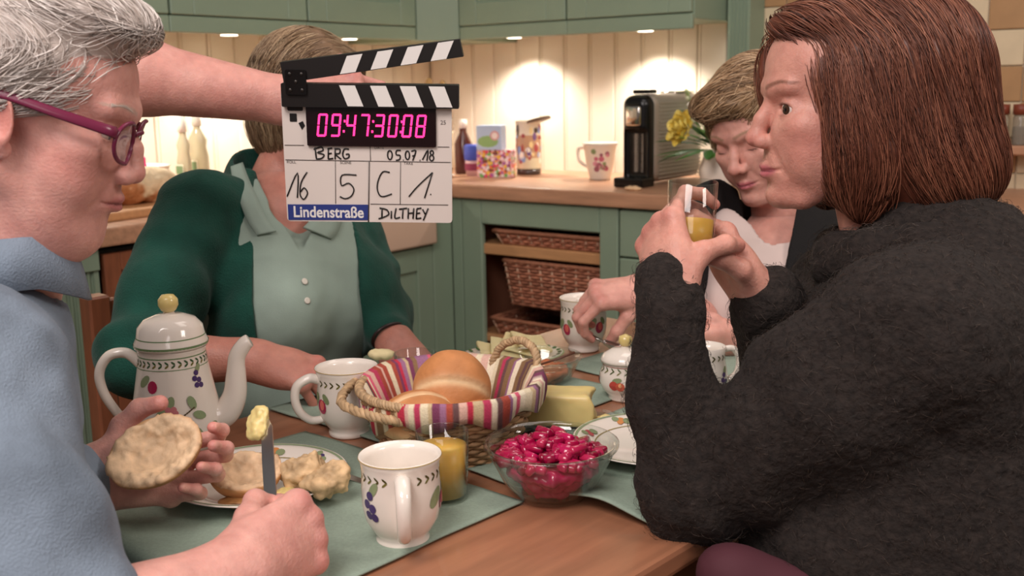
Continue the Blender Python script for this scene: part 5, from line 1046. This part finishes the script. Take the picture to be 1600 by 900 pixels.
def vcut(S, top, bot, w0, w1, k=.004, d=.16):
    for i in range(7): t = i/6; S.bx(top*(1-t)+bot*t+FB[:, 0]*d*.5, (d, w0*(1-t)+w1*t, np.linalg.norm(top-bot)/11), FB, .004, k, '-')
vt, vb_ = nbB+upv*.03+FB[:, 0]*.085, W(470, 388, 1.70)
def hit(S, u, v, d0=1.45, d1=2.1):
    D_ = np.linspace(d0, d1, 260); P = np.array([W(u, v, d) for d in D_]); e = S.eval(P); i = np.argmax(e < 0); return P[i if e[i] < 0 else np.argmin(e)]
PO2 = SDF(); PO2.ops = list(PO.ops); PO2.cone(nbB-upv*.03, nbB+upv*.1, .066, .085, .006, op='-')
PO2.chain([hit(PO, 452, 268), hit(PO, 462, 320), hit(PO, 470, 388)], [.060, .040, .003], .004, op='-', fl=(FW, 1.6))
pom = displace(PO2.mesh(.004), .003, 12, 3, 3); wear('polo_shirt', pB, pom, M_POLO, label='grey green polo shirt')
def surf_strip(S, pts, off): return S.project(np.array(pts), off)
# collar leaves: follow the neckline and lie on the shirt
def ribbon(A, B, th=.003, n2=4):
    A, B = np.asarray(A), np.asarray(B); V = np.concatenate([A*(1-t)+B*t for t in np.linspace(0, 1, n2)]); m = len(A); Q = [[j*m+i, j*m+i+1, (j+1)*m+i+1, (j+1)*m+i] for j in range(n2-1) for i in range(m-1)]; return V, Q
o = np.array(pB.location)
for inn, out in (([(382, 256), (390, 278), (402, 305), (419, 342), (434, 362)], [(362, 262), (366, 285), (376, 315), (388, 345), (403, 368)]), ([(512, 255), (506, 290), (497, 325), (486, 345), (476, 356)], [(534, 262), (540, 300), (537, 335), (530, 360), (519, 374)])):
    A = smooth_path([hit(PO, *p)-FW*.012 for p in inn], 6); B = smooth_path([hit(PO, *p)-FW*.007 for p in out], 6)
    V, Q = ribbon(A, B); ob = mk('collar', (V-o, Q), M_POLO, pB); md = ob.modifiers.new('t', 'SOLIDIFY'); md.thickness = .004; md.offset = 0
for i, (u, v_) in enumerate(((476, 440), (480, 470))):
    p = hit(PO2, u, v_)-FW*.001; n = PO2.grad(p[None])[0]; a, b = nrm(np.cross(n, upv)), 0; Rb = np.stack([a, np.cross(n, a), n], 1); mk('button', xf(lathe([(.0052, 0), (.0055, .0015), (.004, .002), (.0005, .0013)], 20), Rb, p-o), mat('shell_button', 'c9c4b8', .3), pB)
CG = SDF(); M_CARD = mat('green_knit', '0b4438', .9, var=.25, scale=25, bump=.5, bscale=420, sheen=.1)
CG.cone(nbB-upv*.05, chB, .092, .150, .05, fl=(FB[:, 0], .80)); CG.cone(chB, hpB, .160, .190, .06, fl=(FB[:, 0], .80)); CG.cone(shR*.9+nbB*.1-upv*.01, shL*.9+nbB*.1-upv*.01, .060, .060, .04); CG.cone(nbB-upv*.005-FB[:, 0]*.03, nbB-upv*.08, .082, .1, .04)
for y in (-1, 1): CG.ell(chB+FB[:, 0]*.086+FB[:, 1]*.076*y-upv*.03, (.087, .087, .088), k=.05)
CG.chain([shR, shR*.45+elR*.55, elR], [.066, .060, .056], .03); CG.chain([elR, elR*.45+wrR*.55], [.056, .048], .03); CG.chain([shL, shL*.4+elL*.6, elL], [.064, .056, .050], .03); CG.chain([elL, elL*.15+wrL*.85], [.050, .040], .03)
ft, fb_ = nbB+upv*.06+FB[:, 0]*.1, W(490, 640, 1.72)
CG.chain([W(452, 225, 1.70), W(462, 300, 1.69), W(471, 365, 1.68), W(486, 560, 1.68), W(490, 680, 1.68)], [.086, .082, .079, .078, .080], .004, op='-', fl=(FW, 3.0))
CG.cone(nbB-upv*.03, nbB+upv*.12, .072, .088, .006, op='-'); CG.cone(elR*.42+wrR*.58, wrR, .05, .05, .004, op='-')
cgm = CG.mesh(.004); v, f = cgm; nv = vnormals(v, f); f1 = np.zeros(len(v))
for a, b in ((shR, elR), (shL, elL)): ax = nrm(b-a); t_ = (v-a)@ax; rr = np.linalg.norm(v-a-ax*t_[:, None], axis=1); f1 += .0035*np.sin(t_*75+5*noise3(v*7, 3))*smoothstep(.02, .12, t_)*smoothstep(.13, .07, rr)
cgm = (v+nv*(f1+.004*fbm(v*13, 9, 3))[:, None], f); wear('cardigan', pB, cgm, M_CARD, label='dark green open cardigan')
wp = wrL-fL*.012; a = nrm(np.cross(fL, upv)); b = np.cross(fL, a); mk('bracelet', tube(np.array([wp+.031*(math.cos(t)*a*1.05+math.sin(t)*b*.85) for t in np.linspace(0, 2*math.pi, 30, endpoint=False)])-o, .0028, 8, closed=True), mat('bracelet', '2a1a18', .4), pB)
LG = legs(SDF(), hpB, FB, .11, r=.12); wear('trousers', pB, LG.mesh(.008), mat('black_trousers', '141416', .85))
HS = SDF(); q = HB.g; R_ = HB.R; k_ = HB.k
HS.ell(q((-.022, 0, .035)), np.array((.115, .094, .098))*k_, R_, .02); HS.ell(q((-.04, 0, -.03)), np.array((.09, .092, .09))*k_, R_, .03); HS.ell(q((.05, .0, .085)), np.array((.05, .06, .03))*k_, R_, .02)
HS.ell(q((.122, 0, -.03)), np.array((.085, .09, .108))*k_, R_, .012, '-')
hm = HS.mesh(.0035); wear('hair', pB, displace(hm, .003, 40, 2, 3), M_HAIR, np.tile(lin('7a6048')[:3], (len(hm[0]), 1)), 'ash blond chin length hair')
def flowB(P):
    l = (P-HB.c)@R_; top = smoothstep(.03, .11, l[:, 2]); return np.stack([.1+0*top, .9*np.sign(l[:, 1])*top, -.9+.7*top], 1)@R_.T
hair_strands(pB, HS, surf_samples(hm, 4000, 6), flowB, .012, 9, .00055, ['5a4434', '80654c', 'a08668', 'b8a080'], 6, (.0, .005), .5, .15)
tag(mk('bread_bite', displace(SDF().ell((0, 0, 0), (.020, .014, .010)).mesh(.002), .003, 90, 3), mat('pale_crumb', 'e4d4a4', .8), None, loc=W(596, 553, 1.66)), "pale buttered bread piece in the green cardigan woman's hand", 'bread')
# her chair
wc = thing('dining_chair', 'reddish wooden chair of the green cardigan woman', 'chair', group='dining chairs', loc=np.array([hpB[0], hpB[1], 0])-FB[:, 0]*[1, 1, 0]*.02, rz=math.atan2(FB[1, 0], FB[0, 0]))
mk('seat', box(-.21, .2, -.21, .21, .42, .455, .008), M_DARKWOOD, wc, smooth=False)
for x in (-.18, .17):
    for y in (-.18, .18): mk('leg', box(x-.02, x+.02, y-.02, y+.02, 0, .42 if x > 0 else .86, .004), M_DARKWOOD, wc, smooth=False)
for z in (.55, .67, .79): mk('back_slat', box(-.19, -.172, -.16, .16, z, z+.06, .003), M_DARKWOOD, wc, smooth=False)
# ------------------------------------------------------------------ woman in black cardigan, far end of the table
HC = Head(W(1184, 204, 1.89), frame(-136, 20, 9), .96, False, .5, 0., 'd2988a', 'b85a6a', '9a7a60'); nbC = W(1222, 352, 1.95); HC.neck(nbC, .047, .056)
pC = person_thing('woman with short blond hair in a black cardigan looking down at the far end', (.50, 2.05, 0))
FC = frame(-140, 4); chC = W(1215, 450, 1.95); hpC = W(1240, 640, 2.02); shR, elR, wrR = W(1118, 345, 1.88), W(1085, 500, 1.86), W(1010, 452, 1.77); shL, elL, wrL = W(1335, 350, 2.0), W(1290, 560, 1.92), W(1150, 530, 1.80)
HH = SDF()
fR = nrm(-RT*.93-UP*.10-FW*.25); hR = Hand(HH, wrR, fR, -FW*.75-UP*.5, True, [(48, 55, 30), (52, 60, 30), (55, 60, 35), (58, 60, 35)], [(.045, .036, .026), (.062, .040, .052), (.070, .036, .074)], .98, .04, (elR, .042), .027)
fL = nrm(-RT*.90-UP*.12-FW*.3); hL = Hand(HH, wrL, fL, UP*.6-FW*.6, False, [(55, 70, 40)]*4, [(.045, .036, .022), (.070, .036, .042), (.085, .020, .052)], .95, .03, (elL, .042), .027)
TS = SDF(); TS.cone(nbC, chC, .052, .10, .03); TS.cone(chC, hpC, .10, .10, .03); TS.ell(nbC-upv*.045+FC[:, 0]*.02, (.085, .085, .06), k=.04)
body_mesh(pC, [HC.S.mesh(.0022), HH.mesh(.0022), TS.mesh(.006)], HC.skin, 7, HC, (hR, hL)); eyeballs(pC, HC)
TE = SDF(); TE.cone(nbC-upv*.065, chC, .088, .140, .06, fl=(FC[:, 0], .78)); TE.cone(chC, hpC, .150, .165, .06, fl=(FC[:, 0], .8)); TE.cone(shR*.75+nbC*.25-upv*.03, shL*.75+nbC*.25-upv*.03, .055, .055, .05)
for y in (-1, 1): TE.ell(chC+FC[:, 0]*.075+FC[:, 1]*.068*y-upv*.03, (.072, .072, .075), k=.05)
TE.cone(nbC-upv*.085+FC[:, 0]*.05, nbC+upv*.1, .080, .12, .006, op='-'); tem = TE.mesh(.0045); v, f = tem; nv = vnormals(v, f); lc_ = (v-nbC)@FC; tem = (v+nv*(.0035*np.sin(lc_[:, 1]*110+4*noise3(v*8, 2))*smoothstep(-.03, -.1, lc_[:, 2])+.003*fbm(v*14, 3))[:, None], f); wear('t_shirt', pC, tem, mat('white_tee', 'cdb9b3', .85, bump=.1, var=.03), label='pale pinkish white t-shirt')
CB = SDF(); M_BLK = mat('black_knit', '0d0a0b', .9, var=.3, scale=40, bump=.3, bscale=400)
CB.cone(nbC-upv*.05, chC, .10, .155, .06, fl=(FC[:, 0], .8)); CB.cone(chC, hpC, .165, .18, .06, fl=(FC[:, 0], .82)); CB.cone(shR*.9+nbC*.1-upv*.01, shL*.9+nbC*.1-upv*.01, .068, .068, .05); CB.cone(nbC-FC[:, 0]*.04, nbC-upv*.08, .075, .1, .04)
for y in (-1, 1): CB.ell(chC+FC[:, 0]*.070+FC[:, 1]*.075*y-upv*.03, (.078, .078, .08), k=.05)
CB.chain([shR, elR], [.072, .055], .04); CB.chain([elR, elR*.4+wrR*.6], [.052, .044], .03); CB.chain([shL, elL], [.072, .055], .04); CB.chain([elL, elL*.3+wrL*.7], [.052, .044], .03)
CB.cone(nbC+upv*.08+FC[:, 0]*.12, chC-upv*.02+FC[:, 0]*.20, .066, .082, .006, op='-', fl=(FC[:, 0], 2.2)); CB.cone(chC-upv*.02+FC[:, 0]*.20, hpC+FC[:, 0]*.22, .082, .09, .006, op='-', fl=(FC[:, 0], 2.2)); CB.cone(nbC-upv*.03, nbC+upv*.12, .072, .088, .006, op='-')
wear('cardigan', pC, displace(CB.mesh(.005), .004, 13, 5, 3), M_BLK, label='black open cardigan')
LG = legs(SDF(), hpC, FC, .11, r=.12)
wear('trousers', pC, LG.mesh(.008), MATS['black_trousers'])
HS = SDF(); q = HC.g; R_ = HC.R; k_ = HC.k
HS.ell(q((-.020, 0, .045)), np.array((.106, .083, .090))*k_, R_, .02); HS.ell(q((-.05, 0, -.02)), np.array((.075, .078, .07))*k_, R_, .03); HS.ell(q((.055, -.012, .080)), np.array((.048, .066, .030))*k_, R_, .02)
for y in (-1, 1): HS.ell(q((.012, y*.072, .01)), np.array((.026, .018, .045))*k_, R_, .015)
HS.ell(q((.125, 0, -.025)), np.array((.085, .085, .095))*k_, R_, .012, '-')
hm = HS.mesh(.0035); wear('hair', pC, displace(hm, .004, 45, 2, 3), M_HAIR, np.tile(lin('8a6c4c')[:3], (len(hm[0]), 1)), 'short swept blond grey hair')
def flowC(P):
    l = (P-HC.c)@R_; top = smoothstep(.0, .09, l[:, 2]); return np.stack([.35*top-.4*(1-top), -.9*top, -.35-.5*(1-top)], 1)@R_.T
hair_strands(pC, HS, surf_samples(hm, 4200, 8), flowC, .009, 9, .0006, ['5a4430', '8a6c4e', 'b08e6c', 'd4b894'], 8, (.0, .007), .5, .28)
# her spoon
sa_ = (hR.tips[0]+hR.tips[4])/2; sb_ = W(968, 545, 1.735); sd = nrm(sb_-sa_); spn = thing('teaspoon', 'steel teaspoon held downward by the woman at the far end', 'spoon', sa_); Ls = np.linalg.norm(sb_-sa_)
mk('handle', tube(np.array([sd*-.04, sd*.02, sd*(Ls-.03)]), [.0035, .0025, .0018], 8), M_STEEL, spn); S = SDF(); S.cone(sd*(Ls-.032), sd*Ls, .005, .009, .004, fl=(FW, .35)); mk('bowl', S.mesh(.0015), M_STEEL, spn)

# ------------------------------------------------------------------ clapperboard and the arm that holds it
ti = math.radians(17); SX = nrm(RT-UP*.012); SY = nrm(UP*math.cos(ti)-FW*math.sin(ti)); SY = nrm(SY-SX*(SY@SX)); SZ = np.cross(SX, SY); KS = 1.42/1650; SCN = W(572, 250, 1.42)
slate = thing('clapperboard', 'film clapperboard with pink digital timecode held up over the table', 'clapperboard', SCN); slate.rotation_euler = Matrix([[SX[i], SY[i], SZ[i]] for i in range(3)]).to_euler()
def sp2(u, v): return ((u-572)*KS, -(v-250)*KS/math.cos(ti))
def flat(poly, z0, z1): P = [sp2(*p) for p in poly]; a = sum(P[i][0]*P[(i+1) % len(P)][1]-P[(i+1) % len(P)][0]*P[i][1] for i in range(len(P))); return prism(P if a > 0 else P[::-1], z0, z1)
def rr(u0, v0, u1, v1, r=4, n=5):
    out = []
    for cx, cy, a0 in ((u1-r, v0+r, -90), (u1-r, v1-r, 0), (u0+r, v1-r, 90), (u0+r, v0+r, 180)): out += [(cx+r*math.cos(math.radians(a0+90*i/n)), cy+r*math.sin(math.radians(a0+90*i/n))) for i in range(n+1)]
    return out
M_BOARD = mat('slate_white', 'd8cdc6', .35); M_INK = mat('ink', '14100f', .5); M_STK = mat('stick_black', '171312', .4); M_LINE = mat('print_grey', '5a524e', .5); M_BLUE = mat('label_blue', '2c3a7c', .4); M_WHT = mat('label_white', 'e0dcd8', .4)
bd_ = mk('board', flat(rr(444, 150, 706, 345, 5), -.006, 0), M_BOARD, slate, smooth=False)
ls = mk('lower_stick', flat(rr(447, 137, 718, 171, 2), -.008, .010), M_STK, slate, smooth=False)
for x in (541, 588, 633, 677): mk('stripe', flat([(x-5, 139), (x+19, 139), (x+31, 169), (x+7, 169)], .0101, .0106), M_WHT, ls, smooth=False)
ca, sa2 = math.cos(math.radians(8.3)), math.sin(math.radians(8.3))
def us(x, y): return (452+x*ca+y*sa2, 137-x*sa2+y*ca)        # along the raised stick; y upward is negative
us_ = mk('upper_stick', flat([us(0, -30), us(274, -26), us(276, -1), us(0, 0)], -.008, .010), M_STK, slate, smooth=False)
for x in (93, 140, 186, 232): mk('stripe', flat([us(x-6, -1.5), us(x+18, -1.5), us(x+33, -25.5), us(x+9, -25.5)], .0101, .0106), M_WHT, us_, smooth=False)
hg = mk('hinge', flat(rr(455, 117, 487, 153, 3), .0107, .0135), M_BLACK, slate, smooth=False)
for u, v_ in ((462, 123), (480, 123), (462, 146), (480, 146), (471, 134)): mk('screw', xf(lathe([(.0024, 0), (.002, .0012), (.0003, .0013)], 12), None, (*sp2(u, v_), .0135)), mat('screw', '4a4644', .35, metal=.8), hg)
dp = mk('display', flat(rr(482, 169, 682, 229, 2), 0, .004), mat('display_dark', '1c0c0e', .2), slate, smooth=False)
M_LED = mat('led_pink', 'ff2e78', .4, emit=2.2)
SEG = {'0': 'abcdef', '9': 'abcdfg', '4': 'bcfg', '7': 'abc', '3': 'abcdg', '8': 'abcdefg'}
def digit(ch, x, y0=181, w=15, h=34, t=3.1):
    sl = lambda u, v: (u+(y0+h-v)*.13, v); o_ = []; m = y0+h/2
    R4 = {'a': (x+1.5, y0, x+w-1.5, y0+t), 'd': (x+1.5, y0+h-t, x+w-1.5, y0+h), 'g': (x+1.5, m-t/2, x+w-1.5, m+t/2), 'f': (x, y0+1.5, x+t, m-.8), 'e': (x, m+.8, x+t, y0+h-1.5), 'b': (x+w-t, y0+1.5, x+w, m-.8), 'c': (x+w-t, m+.8, x+w, y0+h-1.5)}
    for s_ in SEG[ch]: u0, v0, u1, v1 = R4[s_]; o_.append(flat([sl(u0, v0), sl(u1, v0), sl(u1, v1), sl(u0, v1)], .004, .0045))
    return cat_vf(*o_)
for x, chh in zip((497, 518, 541, 562, 585, 606, 628, 649), '09473008'): mk('digit', digit(chh, x), M_LED, dp, smooth=False)
for x in (537, 581, 625): mk('colon', cat_vf(*[flat([(x+d_, y), (x+3+d_, y), (x+3+d_, y+3.5), (x+d_, y+3.5)], .004, .0045) for y, d_ in ((190, 3), (205, 1))]), M_LED, dp, smooth=False)
ln_ = lambda a, b, w=.6: tube([(*sp2(*a), .0003), (*sp2(*b), .0003)], w*KS, 6)
mk('grid_lines', cat_vf(ln_((446, 251), (704, 252)), ln_((446, 229), (476, 229)), ln_((684, 229), (702, 229)), ln_((577, 317), (700, 317)), ln_((579, 229), (579, 251)), ln_((524, 251), (522, 317)), ln_((577, 251), (573, 345), 1.1), ln_((626, 252), (624, 317))), M_LINE, slate)
mk('show_label', flat([(446, 319), (574, 318), (573, 342), (446, 343)], .0001, .0008), M_BLUE, slate, smooth=False)
text_mesh('Lindenstraße', 25*KS, 'show_title', M_WHT, slate, (*sp2(510, 331), .0009), (0, 0, 0), sx=.86, bold=.00045)
for tx, u, v_ in (('DATE', 593, 231.5), ('ROLL', 455, 254.5), ('SCENE', 540, 254.5), ('TAKE', 638, 254.5)): text_mesh(tx, 6*KS, 'small_print', M_LINE, slate, (*sp2(u, v_), .0002), (0, 0, 0))
text_mesh('25', 9*KS, 'small_print', M_LINE, slate, (*sp2(693, 193), .0002), (0, 0, 0))
mk('small_print', cat_vf(*[flat(p, .0002, .0006) for p in (rr(453, 168, 477, 178, 2), rr(456, 182, 467, 194, 1), [(469, 196), (476, 193), (479, 200), (474, 206)])]), M_INK, slate, smooth=False)
CR = lambda p: (380+p[0]*.3557, 40+p[1]*.3556)
def pen(name, strokes, w=1.15):
    t = []
    for st in strokes:
        P = [(*sp2(*CR(p)), .0004) for p in st]; P = smooth_path(P, 4) if len(P) > 2 else np.array(P); t.append(tube(P, w*KS, 6))
    return mk(name, cat_vf(*t), M_INK, slate)
def oval(cx, cy, rx, ry, n=10): return [(cx+rx*math.sin(2*math.pi*i/n), cy-ry*math.cos(2*math.pi*i/n)) for i in range(n+1)]
pen('handwriting', [[(318, 540), (322, 586)], [(312, 548), (345, 538), (352, 552), (328, 561), (356, 570), (345, 585), (320, 588)], [(376, 545), (374, 588)], [(372, 545), (393, 542)], [(375, 566), (390, 563)], [(374, 588), (396, 585)], [(406, 545), (404, 588)], [(403, 545), (426, 546), (424, 563), (406, 567), (430, 588)], [(466, 546), (447, 545), (438, 567), (446, 585), (464, 580), (465, 566), (452, 568)]], 1.3)
pen('handwriting', [oval(645, 568, 10, 19), [(693, 548), (675, 549), (673, 566), (689, 569), (688, 585), (671, 590)], [(702, 589), (705, 589)], oval(722, 568, 9, 18), [(739, 551), (759, 549), (745, 590)], [(743, 571), (757, 568)], [(775, 589), (778, 589)], [(788, 586), (812, 545), (807, 590)], oval(829, 556, 7, 9), oval(828, 578, 9, 12)], 1.2)
pen('handwriting', [[(185, 750), (236, 648), (230, 755)], [(278, 645), (250, 690), (243, 740), (258, 762), (276, 735), (262, 712), (246, 730)]], 1.2)
pen('handwriting', [[(495, 655), (432, 656), (428, 700), (460, 690), (482, 715), (470, 745), (442, 757), (419, 748)]], 1.2)
pen('handwriting', [[(642, 642), (612, 640), (590, 680), (587, 720), (605, 746), (650, 734)]], 1.2)
pen('handwriting', [[(725, 745), (765, 700), (831, 640)], [(831, 640), (795, 750)], [(820, 734), (824, 734)]], 1.2)
pen('handwriting', [[(605, 795), (603, 841)], [(594, 796), (625, 803), (632, 825), (588, 843)], [(646, 808), (645, 841)], [(667, 796), (661, 838), (684, 835)], [(680, 800), (716, 795)], [(698, 798), (695, 841)], [(722, 795), (720, 841)], [(746, 795), (742, 841)], [(720, 818), (744, 815)], [(760, 797), (756, 841)], [(760, 797), (780, 794)], [(757, 818), (774, 815)], [(756, 841), (779, 837)], [(785, 799), (796, 820)], [(810, 795), (788, 847)]], 1.3)
# crew member: the bare arm enters from the left, the rest stands outside the frame
pE = person_thing('crew member reaching in with a bare arm to hold the clapperboard', (-1.12, 1.42, 0)); elE, wrE = W(70, 95, 1.42), W(452, 158, 1.475); shE = np.array([-.95, 1.40, 1.40]); HE_ = Head(np.array([-1.06, 1.44, 1.66]), frame(100, 5), 1.0, skin='c88c80'); nbE = np.array([-1.10, 1.43, 1.50]); HE_.neck(nbE)
AR = SDF(); AR.chain([shE, elE], [.055, .048], .02); AR.chain([elE, elE*.62+wrE*.38, wrE], [.050, .050, .031], .02)
fE = nrm(RT*.97+UP*.06); hE = Hand(AR, wrE, fE, UP*.9+FW*.3, True, [(40, 60, 40), (45, 65, 40), (50, 65, 40), (50, 65, 40)], [(.05, .044, -.01), (.075, .05, -.012), (.095, .046, -.014)], 1.0, .04, None, .030)
TS = SDF(); TS.cone(nbE, (-1.13, 1.42, 1.2), .055, .08, .03); body_mesh(pE, [HE_.S.mesh(.0035), AR.mesh(.0025), TS.mesh(.008)], 'cf9488', 9, HE_, (hE,)); eyeballs(pE, HE_)
TT = SDF(); TT.cone((-1.12, 1.42, 1.32), (-1.14, 1.42, .95), .15, .16, .05, fl=((math.sin(1.75), math.cos(1.75), 0), .7)); TT.cone((-1.06, 1.24, 1.40), (-1.0, 1.42, 1.42), .07, .07, .05); TT.cone((-1.12, 1.6, 1.40), (-1.0, 1.42, 1.42), .07, .07, .05); TT.chain([shE, shE*.6+elE*.4], [.075, .065], .03); TT.cone(nbE-upv*.01, nbE+upv*.1, .062, .09, .006, op='-')
wear('t_shirt', pE, displace(TT.mesh(.006), .004, 12, 2), mat('navy_tee', '2a2e3a', .9))
LG = SDF()
for y in (-1, 1): LG.chain([(-1.14, 1.42+.09*y, .95), (-1.13, 1.42+.1*y, .5), (-1.14, 1.42+.1*y, .06)], [.11, .075, .055], .02); LG.cone((-1.14, 1.42+.1*y, .045), (-.98, 1.42+.1*y, .04), .045, .038, .02)
wear('jeans', pE, LG.mesh(.008), mat('dark_jeans', '2c3444', .9))
HS = SDF(); HS.ell(HE_.g((-.022, 0, .04)), (.105, .085, .092), HE_.R, .02); HS.ell(HE_.g((.125, 0, -.03)), (.085, .095, .105), HE_.R, .012, '-'); HS.ell(HE_.g((.03, 0, -.09)), (.09, .12, .08), HE_.R, .012, '-'); hm = HS.mesh(.005); wear('hair', pE, displace(hm, .004, 45, 2, 3), M_HAIR, np.tile(lin('4a3628')[:3], (len(hm[0]), 1)))

# chairs of the other three
for hp_, F_, l in ((hpA, FA, 'reddish wooden chair under the white haired man'), (hip, FR, 'reddish wooden chair under the auburn haired woman'), (hpC, FC, 'reddish wooden chair under the woman at the far end')):
    c_ = copy_tree(wc); c_.location = tuple(np.array([hp_[0], hp_[1], 0])-F_[:, 0]*[1, 1, 0]*.02); c_.rotation_euler = (0, 0, math.atan2(F_[1, 0], F_[0, 0])); c_['label'] = l
